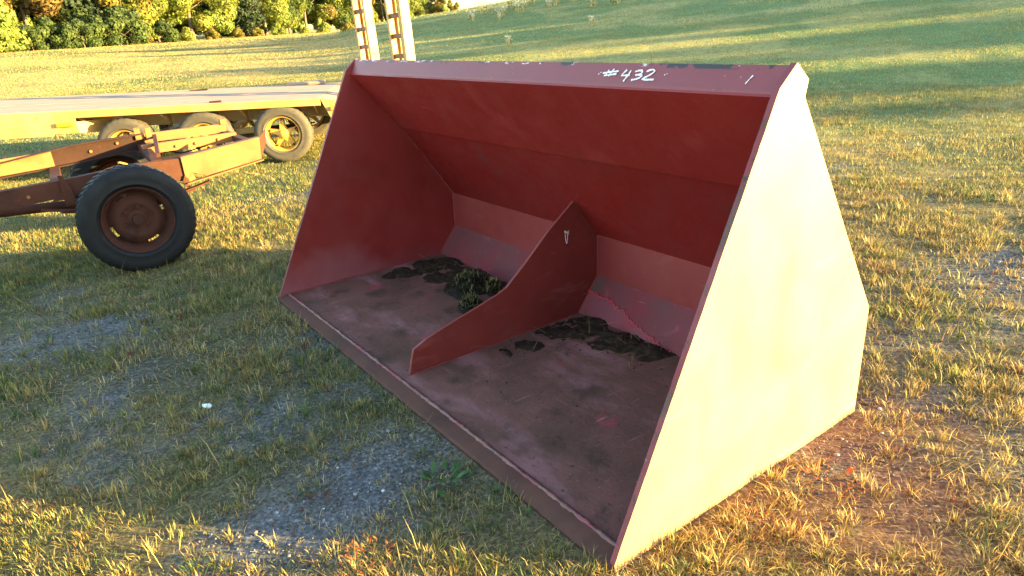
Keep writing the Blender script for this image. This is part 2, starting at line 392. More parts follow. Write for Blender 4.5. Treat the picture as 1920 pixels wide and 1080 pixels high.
def grass_cols(x, y):
    n = len(x); r, ph = polar(x, y)
    dry = .40 + .55 * (fbm(x / .8, y / .8, 31, 3) - .5) * 2
    dry += .22 * sstep(6, 16, ph) * sstep(7.5, 3, r)                 # drier on the sunny side of the bucket
    dry += .16 * sstep(2.2, 1.6, r)
    hill = sstep(-13, -5, ph) * sstep(7, 13, r)
    dry -= .18 * hill * (fbm(x / 5, y / 5, 33, 3) > .42)
    dry += .10 * (1 - hill) * sstep(9, 25, r)
    dry = np.clip(dry, .05, .95)
    u = rng.random(n); v = rng.random(n)
    c = pick(GREEN, n) * (1 + hill[:, None] * np.array([1.35, .85, 1.2]))
    dry = dry * (1 - .08 * hill); s = u < dry; c[s] = pick(STRAW, s.sum())
    m = (~s) & (v < .38); c[m] = pick(YELLOW, m.sum())
    q = rng.random(n) < .03 * sstep(9, 4, r) + .22 * red_soil(x, y); c[q] = pick(RUST, q.sum())
    return c
def polar_pts(n, r0, r1, p0=-46, p1=46):
    r = np.sqrt(rng.uniform(r0 ** 2, r1 ** 2, n)); a = YAW - np.radians(rng.uniform(p0, p1, n))
    return CAM[0] + r * np.cos(a), CAM[1] + r * np.sin(a)
def outside(x, y, m=0.0):
    return ~((x > BX0 - m) & (x < BX1 + m) & (y > BY0 - m) & (y < BY1 + m))
def band(area_n, r0, r1, H, W, segs, tuft=0, sig=.03, flat=False, ph=(-46, 46)):
    x, y = polar_pts(area_n, r0, r1, *ph)
    dens = np.clip(1.15 - 1.25 * gravel(x, y) - .35 * red_soil(x, y), .10, 1) * np.clip(.25 + 1.5 * (fbm(x / .35, y / .35, 51, 3) - .25), .12, 1)
    if r0 > 10: dens = np.clip(.6 + .8 * (fbm(x / 1.5, y / 1.5, 51, 3) - .3), .4, 1)
    k = (rng.random(len(x)) < dens) & outside(x, y, .01); x, y = x[k], y[k]
    n = len(x); cc = grass_cols(x, y)
    hs = H * rng.uniform(.55, 1.3, n) * (.65 + .8 * fbm(x / .7, y / .7, 61, 2))
    if tuft:
        m = rng.integers(max(3, tuft // 2), tuft * 2, n); idx = np.repeat(np.arange(n), m); N_ = len(idx)
        a = rng.uniform(0, 2 * np.pi, N_); q = np.abs(rng.normal(0, sig, N_))
        bx = x[idx] + q * np.cos(a); by = y[idx] + q * np.sin(a)
        ok = outside(bx, by, .0); idx, a, q, bx, by = idx[ok], a[ok], q[ok], bx[ok], by[ok]; N_ = len(idx)
        lean = np.clip(.12 + q / sig * .34 + rng.normal(0, .14, N_), 0, 1.25); az = a + rng.normal(0, .5, N_)
        h = hs[idx] * rng.uniform(.5, 1.15, N_)
        c = cc[idx] * rng.uniform(.7, 1.3, (N_, 1)); mixd = rng.random(N_) < .28; c[mixd] = grass_cols(bx[mixd], by[mixd])
        w = W * rng.uniform(.6, 1.3, N_); x, y = bx, by
    else:
        az = rng.uniform(0, 2 * np.pi, n); lean = rng.uniform(1.1, 1.5, n) if flat else np.abs(rng.normal(.35, .35, n)); h = hs; c = cc; w = W * rng.uniform(.6, 1.4, n)
    P = np.stack([x, y, terrain(x, y) + (.006 if flat else -.004)], -1)
    return blades(P, h, w, az, np.clip(lean, 0, 1.5), rng.uniform(.05, .8, len(x)), c, segs)
def join(parts):
    Vs, Fs, Cs = [], [], []; o = 0
    for V, F, C in parts: Vs.append(V); Fs.append(F + o); Cs.append(C); o += len(V)
    return np.concatenate(Vs), np.concatenate(Fs), np.concatenate(Cs)
parts = [band(5000, .9, 3.2, .046, .0030, 2, tuft=18, sig=.028),
         band(30000, .9, 3.2, .034, .0026, 2), band(60000, .9, 3.4, .040, .0024, 1, flat=True), band(110000, 3.4, 6.8, .045, .004, 1, flat=True),
         band(11000, 3.2, 6.5, .052, .0040, 2, tuft=14, sig=.036),
         band(56000, 3.2, 6.5, .038, .0035, 2),
         band(13000, 6.5, 12, .045, .005, 1, tuft=14, sig=.06),
         band(240000, 6.5, 12, .032, .0055, 1)]
V, F, C = join(parts)
tag(link('grass', np_mesh('grass', V, F, C), M_grass), 'tufted green and straw coloured grass around the bucket', 'grass', kind='stuff')
parts = [band(420000, 12, 26, .030, .010, 1), band(300000, 26, 52, .038, .024, 1), band(150000, 52, 115, .05, .06, 1, ph=(-46, 10))]
V, F, C = join(parts)
tag(link('field_grass', np_mesh('field_grass', V, F, C), M_grass), 'short grass covering the far field and the low hill', 'grass', kind='stuff')
# long dry stalks, bent every way
x, y = polar_pts(1500, 1.0, 6.5); k = outside(x, y, .03) & (gravel(x, y) < .5); x, y = x[k], y[k]; n = len(x)
V, F, C = blades(np.stack([x, y, terrain(x, y)], -1), rng.uniform(.06, .17, n), rng.uniform(.0016, .0026, n), rng.uniform(0, 6.28, n), rng.uniform(.1, 1.35, n), rng.uniform(.0, .5, n), pick(STRAW, n), 2)
tag(link('dry_stalks', np_mesh('dry_stalks', V, F, C), M_grass), 'long thin dry grass stalks scattered through the turf', 'grass', kind='stuff')

# ---------------------------------------------------------------- loose pebbles
def pebbles():
    ico = bmesh.new(); bmesh.ops.create_icosphere(ico, subdivisions=1, radius=1)
    bv = np.array([v.co[:] for v in ico.verts]); bf = np.array([[v.index for v in f.verts] for f in ico.faces]); ico.free()
    x, y = polar_pts(120000, .9, 7); k = (rng.random(len(x)) < gravel(x, y) ** 1.4 * np.clip(3 / polar(x, y)[0], .2, 1)) & outside(x, y, .01)
    x, y = x[k][:26000], y[k][:26000]; n = len(x)
    s = np.exp(rng.normal(math.log(.0042), .42, n)).clip(.002, .012)
    sc = s[:, None] * rng.uniform(.6, 1.2, (n, 3)); sc[:, 2] *= .6
    a = rng.uniform(0, 6.28, n); ca, sa = np.cos(a), np.sin(a)
    L = bv[None] * sc[:, None, :] * rng.uniform(.8, 1.15, (n, len(bv), 1))
    X = L[..., 0] * ca[:, None] - L[..., 1] * sa[:, None]; Y = L[..., 0] * sa[:, None] + L[..., 1] * ca[:, None]
    z = terrain(x, y)
    V = np.stack([X + x[:, None], Y + y[:, None], L[..., 2] + z[:, None] + .002], -1).reshape(-1, 3)
    F = (bf[None] + (np.arange(n) * len(bv))[:, None, None]).reshape(-1, 3)
    g = rng.choice([.05, .08, .12, .17, .26, .50], n, p=[.28, .3, .22, .14, .05, .01]); c = np.stack([g * .98, g, g * 1.05], -1)
    warm = rng.random(n) < .15; c[warm] *= [1.15, .95, .75]
    m, nt, b, out = nodes_of('pebble_stone'); nn = N(nt); nn.lk(nn.new('ShaderNodeVertexColor', layer_name='Col').outputs[0], b.inputs['Base Color']); b.inputs['Roughness'].default_value = .85
    tag(link('gravel', np_mesh('gravel', V, F, np.repeat(c, len(bv), 0), False), m), 'loose grey gravel on the bare ground patches', 'gravel', kind='stuff')
pebbles()
# ================================================================ the bucket
bucket = empty('loader_bucket')
tag(bucket, 'large empty red steel loader bucket with a centre divider and chalked number', 'bucket')
XN, XF, TS = 0.0, -2.90, .02
SIDE = [(0, -.022), (.0, .006), (.649, 1.259), (.722, 1.318), (.782, 1.268), (.770, 1.221), (1.282, .415), (1.270, -.022)]
_fr = [(0, .006)]
for k in range(1, 70):
    t = k / 70; _fr.append((.649 * t + .0022 * (float(fbm(np.array([t * 45]), np.array([.3]), 12, 3)[0]) - .5) * 2, .006 + 1.253 * t))
SIDE = [SIDE[0]] + _fr + SIDE[2:]
def side(x, dx, mats):
    b = B(); b.prism([(x, p[0], p[1]) for p in SIDE], (dx, 0, 0), (1, 0, 0)); 
    o = b.build('side_plate', mats, bucket)
    return o
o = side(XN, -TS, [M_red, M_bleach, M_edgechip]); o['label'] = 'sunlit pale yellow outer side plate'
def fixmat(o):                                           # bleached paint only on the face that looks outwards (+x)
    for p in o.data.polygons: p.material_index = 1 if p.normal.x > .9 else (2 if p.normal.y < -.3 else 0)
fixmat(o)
mm, nt, bs, out = nodes_of('worn_red_side_paint'); n = N(nt)
c = n.mix(n.ramp(n.noise(1.3), [(.4, 0.), (.65, 1.)]), (.21, .015, .014), (.165, .011, .010))
sep = n.new('ShaderNodeSeparateXYZ'); n.lk(n.coord(), sep.inputs[0])
wear = n.math('ADD', n.math('ADD', sep.outputs['Z'], n.math('MULTIPLY', sep.outputs['Y'], .28)), n.math('MULTIPLY', n.noise(3.2, 6, .65), .55))
c = n.mix(n.ramp(wear, [(.36, 1.), (.62, 0.)]), c, (.22, .06, .07))
c = n.mix(n.ramp(wear, [(.27, 1.), (.36, 0.)]), c, (.11, .06, .045))
c = n.mix(n.ramp(n.noise(90, 4, .6), [(.74, 0.), (.8, 1.)]), c, (.5, .2, .18))
n.lk(c, bs.inputs['Base Color']); n.lk(n.ramp(n.noise(6), [(.3, .4), (.7, .65)]), bs.inputs['Roughness']); n.bump(n.noise(40, 4), .15, .002, bs)
o = side(XF + TS, -TS, [mm, mm, M_edgechip])
for p in o.data.polygons: p.material_index = 2 if p.normal.y < -.3 else 0
X0, X1 = XF + TS + .001, XN - TS - .001
FB, B4, B3, B2, L1, AP = (1.126, -.006), (1.268, .169), (1.278, .393), (.948, .894), (.673, 1.231), (.716, 1.312)
def facet(name, a, c, mat, t=.012, x0=X0, x1=X1):
    a = Vector((0, *a)); c = Vector((0, *c)); d = (c - a).normalized(); nrm = Vector((0, d.z, -d.y)) * -1
    if nrm.y < 0 and abs(nrm.y) > .05: nrm = -nrm
    nrm = Vector((0, -d.z, d.y)); nrm = -nrm if nrm.y < 0 else nrm
    b = B(); n = 24
    b.prism([(x0, a.y, a.z), (x0, c.y, c.z), (x0, (c + nrm * t).y, (c + nrm * t).z), (x0, (a + nrm * t).y, (a + nrm * t).z)], (x1 - x0, 0, 0))
    return b.build(name, mat, bucket)
b = B(); b.prism([(X0, .050, .010), (X0, 1.126, -.006), (X0, 1.126, -.02), (X0, .050, -.02)], (X1 - X0, 0, 0)); b.build('floor_plate', M_floor, bucket)
facet('back_panel', FB, B4, M_red_grey); facet('back_panel', B4, B3, M_red_dusty); facet('back_panel', B3, B2, M_red_shaded); facet('back_panel', (B2[0] - .007, B2[1] - .012), (L1[0] - .006, L1[1]), M_red, t=.016)
# rounded bend between the upper panel and the lip
b = B(); arc = []
a_, c_ = Vector((0, *L1)), Vector((0, *AP))
d0 = (a_ - Vector((0, *B2))).normalized(); d1 = (c_ - a_).normalized()
pts = [a_ - d0 * .018, a_ - d0 * .010 + Vector((0, -.001, 0)), a_ + Vector((0, .003, -.001)), a_ + d1 * .010 , a_ + d1 * .02, c_]
for i in range(6): pass
poly = [(X0, p.y - .002, p.z) for p in pts] + [(X0, AP[0] + .012, AP[1] - .004), (X0, L1[0] + .016, L1[1] + .0)]
b.prism(poly, (X1 - X0, 0, 0)); 
M_lip = None
m, nt, bs, out = nodes_of('chipped_lip_paint'); n = N(nt)
c = n.mix(n.ramp(n.noise(1.3), [(.4, 0.), (.65, 1.)]), (.20, .034, .042), (.17, .024, .032))
c = n.mix(n.ramp(n.noise(70, 4, .6), [(.68, 0.), (.76, 1.)]), c, (.45, .22, .24))
sep = n.new('ShaderNodeSeparateXYZ'); n.lk(n.coord(), sep.inputs[0])
z = sep.outputs['Z']
edge = n.math('MULTIPLY', n.ramp(n.math('SUBTRACT', z, 1.0), [(.297, 0.), (.300, 1.)]), n.ramp(n.noise(4, 5, .7, n.coord(scale=(1, 0, 2.2))), [(.52, 0.), (.54, 1.)]))
low = n.math('MULTIPLY', n.ramp(n.math('SUBTRACT', z, 1.0), [(.225, 1.), (.262, 0.)]), n.ramp(n.noise(16, 5, .7, n.coord(scale=(1, 4, 4))), [(.62, 0.), (.66, 1.)]))
c = n.mix(n.math('MAXIMUM', edge, low), c, (.022, .018, .018))
wht = n.math('MULTIPLY', n.ramp(n.math('SUBTRACT', z, 1.0), [(.301, 0.), (.303, 1.)]), n.ramp(n.noise(9, 5, .7, n.coord(scale=(1, 0, 3), rot=(0, 0, .3))), [(.60, 0.), (.63, 1.)]))
c = n.mix(wht, c, (.62, .55, .55))
n.lk(c, bs.inputs['Base Color']); bs.inputs['Roughness'].default_value = .5
n.bump(n.noise(50, 4), .15, .002, bs)
b.build('top_lip', m, bucket, smooth=True, angle=50)
# cutting edge and its weld
V, F = [], []; ns = 170
for k in range(ns + 1):
    xx = XF - .003 + 2.902 * k / ns; nk = float(fbm(np.array([xx / .05]), np.array([.5]), 77, 3)[0]) - .5; n2 = float(fbm(np.array([xx / .35]), np.array([2.5]), 78, 2)[0]) - .5
    fy = -.012 + .008 * nk + .006 * n2
    V += [(xx, fy + .001, -.024), (xx, fy, -.008 + .004 * n2), (xx, fy + .008, .000 + .003 * nk), (xx, .048, .0155 + .002 * n2), (xx, .07, .0145), (xx, .07, -.024)]
for k in range(ns):
    a = k * 6
    for q in range(6): F.append((a + q, a + (q + 1) % 6, a + 6 + (q + 1) % 6, a + 6 + q))
me = np_mesh('cutting_edge', np.array(V), np.array(F), None, True); me.set_sharp_from_angle(angle=math.radians(25))
link('cutting_edge', me, M_edge, bucket)
b = B(); ks = 220
b.tube([(X0 + (X1 - X0) * k / ks, .056 + random.uniform(-.002, .002), .013 + random.uniform(-.001, .0015)) for k in range(ks + 1)], [.0075 + random.uniform(-.002, .0025) for k in range(ks + 1)], 8)
b.build('weld_bead', M_weld, bucket, smooth=True)
def bead(pts, r=.005, step=.018):
    P = []
    for a, c in zip(pts, pts[1:]):
        a, c = Vector(a), Vector(c); k = max(2, int((c - a).length / step))
        P += [a.lerp(c, i / k) + Vector((random.uniform(-1, 1), random.uniform(-1, 1), random.uniform(-1, 1))) * .0012 for i in range(k)]
    P.append(Vector(pts[-1])); bb = B(); bb.tube(P, [r + random.uniform(-.0015, .0015) for _ in P], 6); bb.build('weld_bead', M_red_dusty, bucket, smooth=True)
for xx in (X0 + .004, X1 - .004): bead([(xx, .06, .012), (xx, FB[0], FB[1]), (xx, *B4), (xx, *B3), (xx, *B2), (xx, *L1)])
# skid block under the tip of the near side plate
b = B(); b.box((-.03, .02, -.06), (.010, .17, -.026), .006); b.build('skid_shoe', [M_red_dusty], bucket)
# divider
XD = -1.44
dp = [onx(px, py, XD) for px, py in [(770, 706), (772, 680), (776, 656), (800, 636), (850, 604), (900, 574), (935, 552), (950, 540), (985, 495), (1030, 432), (1066, 380)]]
dp = [(XD, q[1], max(q[2], .004)) for q in dp]
dp[0] = (XD, dp[0][1], .006)
zt = dp[-1][2]; tt = (zt - B3[1]) / (B2[1] - B3[1]); yt = B3[0] + (B2[0] - B3[0]) * tt
dp[-1] = (XD, yt - .012, zt)
dp += [(XD, B3[0] + .003, B3[1]), (XD, B4[0] + .003, B4[1]), (XD, FB[0] + .003, FB[1])]
b = B(); b.prism(dp, (-.014, 0, 0)); 
M_div = mat_mix('worn_divider_paint', [(.19, .024, .018), ((.14, .015, .012), 1.6, .42, .66), ((.26, .065, .06), 5, .57, .76, (1, .5, 2)), ((.07, .034, .03), 9, .62, .72, (1, .4, 3)), ((.4, .2, .18), 6, .70, .74, (1, 1.5, 18)), ((.38, .18, .16), 80, .72, .8)], rough=(.45, .7))
div = b.build('divider', M_div, bucket)
bead([(XD + .004, .1, .008), (XD + .004, FB[0], FB[1]), (XD + .004, *B4), (XD + .004, *B3)])
pl0 = np.array([0, *FB]); dn = np.array([0, -(B4[1] - FB[1]), B4[0] - FB[0]]); dn /= np.linalg.norm(dn)
crust = [(1100, 540), (1122, 556), (1142, 566), (1158, 578), (1172, 590), (1188, 606), (1202, 618), (1222, 636), (1242, 650), (1262, 664)]
cq = [onplane(px + random.uniform(-2, 2), py + random.uniform(-2, 2), pl0, dn) for px, py in crust]
fine = []
for a, c in zip(cq, cq[1:]): fine += [a + (c - a) * i / 9 for i in range(9)]
fine.append(cq[-1]); fine = [q + np.array([0, .012, .014]) * random.uniform(-.5, .5) for q in fine]
M_crust = mat_mix('fresh_red_crust', [(.42, .035, .05), ((.30, .05, .06), 25, .45, .6), ((.2, .06, .05), 60, .55, .7)], rough=(.6, .85), bump=(120, .6, .004))
M_patch = mat_mix('mauve_worn_paint', [(.19, .045, .058), ((.25, .035, .045), 5, .4, .6), ((.15, .07, .075), 8, .5, .7), ((.36, .14, .15), 70, .66, .76)], rough=(.6, .85))
bb = B(); bb.tube([tuple(q + dn * .001) for q in fine], [.0055 + random.uniform(-.003, .0045) for _ in fine], 6); bb.build('paint_crust', M_crust, bucket, smooth=True)
low = [np.array([q[0], FB[0] + .003, FB[1] + .003]) for q in fine]; V = [tuple(q + dn * .0018) for q in fine] + [tuple(q + dn * .0018) for q in low]; k = len(fine)
link('worn_paint_patch', np_mesh('worn_paint_patch', np.array(V), np.array([(i, i + 1, k + i + 1, k + i) for i in range(k - 1)])), M_patch, bucket)
# chalk number on the lip and scratches on the divider: thin raised strokes
def strokes(name, polys, P0, nrm, w, mat, off=.0025, jit=.35):
    V, F = [], []
    nrm = np.asarray(nrm, float); nrm /= np.linalg.norm(nrm)
    for pl in polys:
        q = [onplane(px, py, P0, nrm) for px, py in pl]
        fine = []
        for a, c in zip(q, q[1:]):
            k = max(2, int(np.linalg.norm(c - a) / .004))
            fine += [a + (c - a) * i / k for i in range(k)]
        fine.append(q[-1]); base = len(V)
        for i, pt in enumerate(fine):
            d = fine[min(i + 1, len(fine) - 1)] - fine[max(i - 1, 0)]; d /= np.linalg.norm(d) + 1e-9
            s_ = np.cross(nrm, d); ww = w * (1 + random.uniform(-jit, jit)) / 2
            V += [pt + nrm * off - s_ * ww, pt + nrm * (off + .0008) , pt + nrm * off + s_ * ww]
        for i in range(len(fine) - 1):
            a = base + i * 3; F += [(a, a + 1, a + 4, a + 3), (a + 1, a + 2, a + 5, a + 4)]
    me = np_mesh(name, np.array(V), np.array(F)); return link(name, me, mat, bucket)
cz = lambda pts: [(1110 + x / 12, 110 + y / 12) for x, y in pts]
P0 = np.array([-1, L1[0] - .002, L1[1]]); nl = np.array([0, -(AP[1] - L1[1]), AP[0] - L1[0]])
o = strokes('chalk_number', [cz(q) for q in (
    [(255, 330), (430, 305), (615, 285)], [(280, 385), (420, 370), (565, 345)], [(400, 255), (350, 320), (300, 385)], [(515, 235), (440, 320), (380, 405)],
    [(800, 258), (730, 320), (670, 388), (760, 382), (862, 375)], [(895, 268), (810, 390), (760, 450), (712, 520)],
    [(985, 298), (1060, 275), (1140, 272), (1150, 300), (1110, 350), (1050, 368), (985, 375)], [(1050, 368), (1120, 370), (1135, 395), (1080, 435), (990, 470), (890, 488)],
    [(1240, 296), (1310, 265), (1390, 250), (1425, 285), (1380, 330), (1290, 385), (1200, 430), (1135, 468), (1200, 482), (1300, 478), (1400, 478)])], P0, nl, .0062, M_chalk)
o['label'] = 'number #432 handwritten in white chalk'
for q in [cz(q) for q in ([(155, 365), (175, 330)], [(200, 325), (225, 305)], [(1635, 385), (1655, 360)], [(1690, 355), (1705, 340)])] + [[(1398, 158), (1405, 150), (1413, 142)]]: strokes('chalk_tick', [q], P0, nl, .004, M_chalk)
strokes('chalk_scratch', [[(1059, 432), (1060, 446), (1062, 457)], [(1063, 433), (1064, 445), (1063, 456)], [(1066, 432), (1065, 440)], [(1059, 434), (1066, 438)]], (XD, 0, 0), (1, 0, 0), .004, M_chalk, off=.001)

# ---------------------------------------------------------------- dirt and moss lying in the bucket
def mound(name, blobs, label, amp, seed, x0, x1, y0, y1):
    s_ = .008; xs = np.arange(x0, x1, s_); ys = np.arange(y0, y1, s_); X, Y = np.meshgrid(xs, ys, indexing='ij')
    h = np.full(X.shape, -1.0)
    for bx, by, R in blobs: h = np.maximum(h, 1 - ((X - bx) ** 2 + (Y - by) ** 2) / R ** 2)
    h = np.clip(h, -.8, 1) * amp + amp * 1.5 * (fbm(X / .07, Y / .07, seed, 5) - .50) + .5 * amp * (fbm(X / .02, Y / .02, seed + 3, 2) - .5)
    Z = .003 - (Y - .05) * .015 + h
    # follow the sloping back panel
    keep = h > 0
    idx = -np.ones(X.shape, int); V = []; F = []
    cells = keep[:-1, :-1] | keep[1:, :-1] | keep[:-1, 1:] | keep[1:, 1:]
    for i, j in zip(*np.nonzero(cells)):
        q = []
        for a, c in ((i, j), (i + 1, j), (i + 1, j + 1), (i, j + 1)):
            if idx[a, c] < 0: idx[a, c] = len(V); V.append((X[a, c], Y[a, c], Z[a, c] if keep[a, c] else Z[a, c] - .006))
            q.append(idx[a, c])
        F.append(q)
    return tag(link(name, np_mesh(name, np.array(V), np.array(F), None, True), M_soil), label, 'dirt')
fl = lambda px, py, R: (*gnd(px, py, .02)[:2], R)
mound('dirt_pile', [fl(1110, 598, .17), fl(1165, 632, .17), fl(1225, 652, .12), fl(1050, 612, .13), fl(990, 642, .09), fl(940, 660, .06), fl(1085, 615, .14)], 'dark leafy dirt piled against the divider in the bay by the sunlit side plate', .021, 3, -1.42, -.06, .55, 1.20)
mound('dirt_pile', [fl(760, 506, .14), fl(800, 494, .16), fl(835, 488, .15), fl(870, 508, .19), fl(820, 514, .12), fl(735, 512, .08), fl(910, 530, .14)], 'dark dirt lying in the far corner of the bucket beside the moss', .020, 8, -2.87, -1.5, .55, 1.18)
def moss(px, py, R, H, label, seed):
    g = gnd(px, py, .015); r_ = np.random.default_rng(seed)
    n = 60; k = 16; V = []; C = []; F = []
    for i in range(k + 1):
        for j in range(n):
            a = 2 * math.pi * j / n; t = i / k
            rr = R * t * (.75 + .5 * float(fbm(np.array([math.cos(a) * 1.7 + seed]), np.array([math.sin(a) * 1.7]), seed, 3)[0]))
            hh = H * max(0, 1 - t ** 2.5) * (.55 + .9 * float(fbm(np.array([math.cos(a) * t * 3 + seed]), np.array([math.sin(a) * t * 3]), seed + 5, 3)[0]))
            V.append((rr * math.cos(a) * 1.15, rr * math.sin(a) * .8, hh - .006 * t)); C.append((.016, .013, .008))
    V = np.array(V)
    for i in range(k):
        for j in range(n):
            a, b_ = i * n + j, i * n + (j + 1) % n; F += [(a, a + n, b_ + n), (a, b_ + n, b_)]
    F = np.array(F); m_ = 2600
    pk = r_.integers(0, len(V), m_); P = V[pk] + r_.normal(0, .004, (m_, 3))
    lw = np.clip((P[:, 2] / H), .0, 1)
    cols = np.where(r_.random((m_, 1)) < .45, np.array([[.024, .027, .008]]), np.array([[.024, .016, .010]])) * r_.uniform(.4, 1.5, (m_, 1)); dry = r_.random(m_) < .12; cols[dry] = np.array([.22, .2, .08]) * r_.uniform(.5, 1.2, (dry.sum(), 1))
    az = r_.uniform(0, 6.28, m_); Vb, Fb, Cb = blades(P, r_.uniform(.004, .013, m_) * (1 + dry * 2.5), r_.uniform(.002, .005, m_), az, r_.uniform(.1, 1.3, m_), r_.uniform(0, .7, m_), cols, 2)
    Va = np.concatenate([V, Vb]); Fa = np.concatenate([F, Fb + len(V)]); Ca = np.concatenate([np.array(C), Cb])
    o = link('moss_clump', np_mesh('moss_clump', Va, Fa, Ca), M_grass); o.location = g; o.rotation_euler = (0, 0, 2.3)
    return tag(o, label, 'moss', 'clumps of moss in the bucket')
moss(878, 534, .17, .052, 'biggest dark green moss clump, against the bucket back panel', 2)
moss(882, 572, .085, .032, 'small flat moss clump lying against the divider, apart from the others', 5)
moss(925, 543, .06, .035, 'small moss clump between the biggest clump and the divider', 9)
# straw lying in the bucket
x, y = [], []
for px, py, s_, k in ((1140, 615, .13, 45), (1190, 640, .10, 30), (820, 500, .13, 30), (1050, 615, .1, 20), (900, 545, .1, 16)):
    g = gnd(px, py, .03); x += list(rng.normal(g[0], s_, k)); y += list(rng.normal(g[1], s_, k))
x, y = np.array(x), np.array(y); k = (y < 1.12) & (y > .1) & (x < -.05) & (x > -2.85) & (np.abs(x - XD) > .04); x, y = x[k], y[k]; n_ = len(x)
V, F, C = blades(np.stack([x, y, np.full(n_, .024)], -1), rng.uniform(.03, .14, n_), rng.uniform(.0015, .003, n_), rng.uniform(0, 6.28, n_), rng.uniform(1.3, 1.52, n_), rng.uniform(-.1, .12, n_), pick(STRAW, n_) * rng.uniform(.3, 1, (n_, 1)), 2)
tag(link('straw', np_mesh('straw', V, F, C), M_grass), 'loose bits of straw on the dirt in the bucket', 'straw', kind='stuff')
crx, cry = [], []
for px, py, s_, k in ((1140, 625, .16, 520), (1220, 655, .12, 260), (1040, 630, .12, 300), (970, 655, .09, 150), (830, 505, .17, 560), (900, 560, .12, 320), (760, 520, .1, 220), (990, 690, .35, 120), (700, 600, .3, 90)):
    g = gnd(px, py, .01); crx += list(rng.normal(g[0], s_, k)); cry += list(rng.normal(g[1], s_ * .7, k))
crx, cry = np.array(crx), np.array(cry); k = (cry < 1.11) & (cry > .08) & (crx < -.04) & (crx > -2.86) & (np.abs(crx - XD) > .025); crx, cry = crx[k], cry[k]; n_ = len(crx)
tv = np.array([(1, 0, -.4), (-.5, .87, -.4), (-.5, -.87, -.4), (0, 0, .9)]); tf = np.array([(0, 1, 3), (1, 2, 3), (2, 0, 3), (0, 2, 1)])
sz = np.exp(rng.normal(math.log(.0032), .45, n_)).clip(.0015, .009)[:, None, None]; V = tv[None] * sz * rng.uniform(.5, 1.4, (n_, 4, 3)) + np.stack([crx, cry, .009 - (cry - .05) * .015], -1)[:, None]
F = (tf[None] + (np.arange(n_) * 4)[:, None, None]).reshape(-1, 3)
tag(link('dirt_crumbs', np_mesh('dirt_crumbs', V.reshape(-1, 3), F), M_soil), 'crumbs of dark dirt scattered on the bucket floor', 'dirt', kind='stuff')
def scrap(name, px, py, z, sz, mat, label, seed):
    r_ = random.Random(seed); b = B(); g = gnd(px, py, z)
    bmesh.ops.create_icosphere(b.bm, subdivisions=2, radius=1)
    for v in b.bm.verts:
        f = r_.uniform(.75, 1.2); v.co = Vector((v.co.x * sz[0] * f, v.co.y * sz[1] * f, max(v.co.z, -.6) * sz[2] * f))
    o = b.build(name, mat); o.location = (g[0], g[1], g[2]); o.rotation_euler = (0, 0, r_.uniform(0, 6)); return tag(o, label, 'litter')
scrap('plastic_scrap', 388, 761, 0, (.022, .013, .012), M_litter, 'pale blue crumpled scrap lying on the shaded grass', 3)
scrap('plastic_scrap', 945, 546, .02, (.012, .007, .006), M_blue, 'tiny bright blue scrap beside the moss in the bucket', 4)

# ================================================================ wheels
def tyre_mesh(R, rr, w, lug=.004, seg=96, rows=5):
    prof = [(rr, -w * .36), (rr + .006, -w * .40), (rr + (R - rr) * .20, -w * .455), (rr + (R - rr) * .22, -w * .475), (rr + (R - rr) * .25, -w * .475), (rr + (R - rr) * .27, -w * .468), (rr + (R - rr) * .5, -w * .5), (rr + (R - rr) * .75, -w * .485), (R - .022, -w * .45), (R - .008, -w * .40)]
    tread = [(R - .001, -w * .36), (R, -w * .24), (R - .006, -w * .23), (R - .006, -w * .21), (R, -w * .20), (R + .001, -w * .06), (R - .006, -w * .05), (R - .006, w * .05)]
    n0 = len(prof)
    prof = prof + tread + [(a, -h) for a, h in reversed(tread[:-2])] + [(a, -h) for a, h in reversed(prof[:n0])]
    nt_ = len(prof)
    b = B()
    def wob(i, k):
        if n0 - 2 <= i < nt_ - n0 + 2: return -lug if (k + (i // 2)) % 3 == 0 else 0
        return 0
    b.lathe(prof, seg, wob=wob); return b
def make_chassis_wheel(parent, loc, face):
    """outer face looks along local -Y"""
    drum = B(); drum.lathe([(.0, -.055), (.034, -.055), (.036, -.048), (.036, -.02), (.062, -.018), (.066, -.005), (.075, .0), (.12, .01), (.14, .03), (.14, .12), (.0, .12)], 40)
    w = drum.build('wheel', M_rust, parent, smooth=True, angle=40); w.location = loc
    if face < 0: w.rotation_euler = (0, 0, math.pi)
    tyre_mesh(.372, .222, .215, lug=.009, seg=132).build('tyre', M_rubber, w, smooth=True, angle=45)
    rim = B()
    prof = [(.232, -.088), (.228, -.094), (.220, -.088), (.214, -.066), (.205, -.058), (.196, -.03), (.190, .0), (.186, .012), (.168, -.002), (.150, -.016), (.120, -.026), (.100, -.022), (.085, -.012), (.060, -.012)]
    seg = 72
    rim.lathe(prof, seg, skip=lambda i, k: i == 7 and (k % 18) in (2, 3, 4, 5, 6))
    rim.lathe([(.222, .09), (.205, .06), (.2, .0), (.188, .014)], seg)
    rim.build('rim', M_rust, w, smooth=True, angle=50)
    for k in range(6):
        a = 2 * math.pi * k / 6 + .3; bb = B(); bb.tube([(.088 * math.cos(a), -.012, .088 * math.sin(a)), (.088 * math.cos(a), -.036, .088 * math.sin(a))], .0105, 6); bb.build('lug_nut', M_rust, w)
    return w
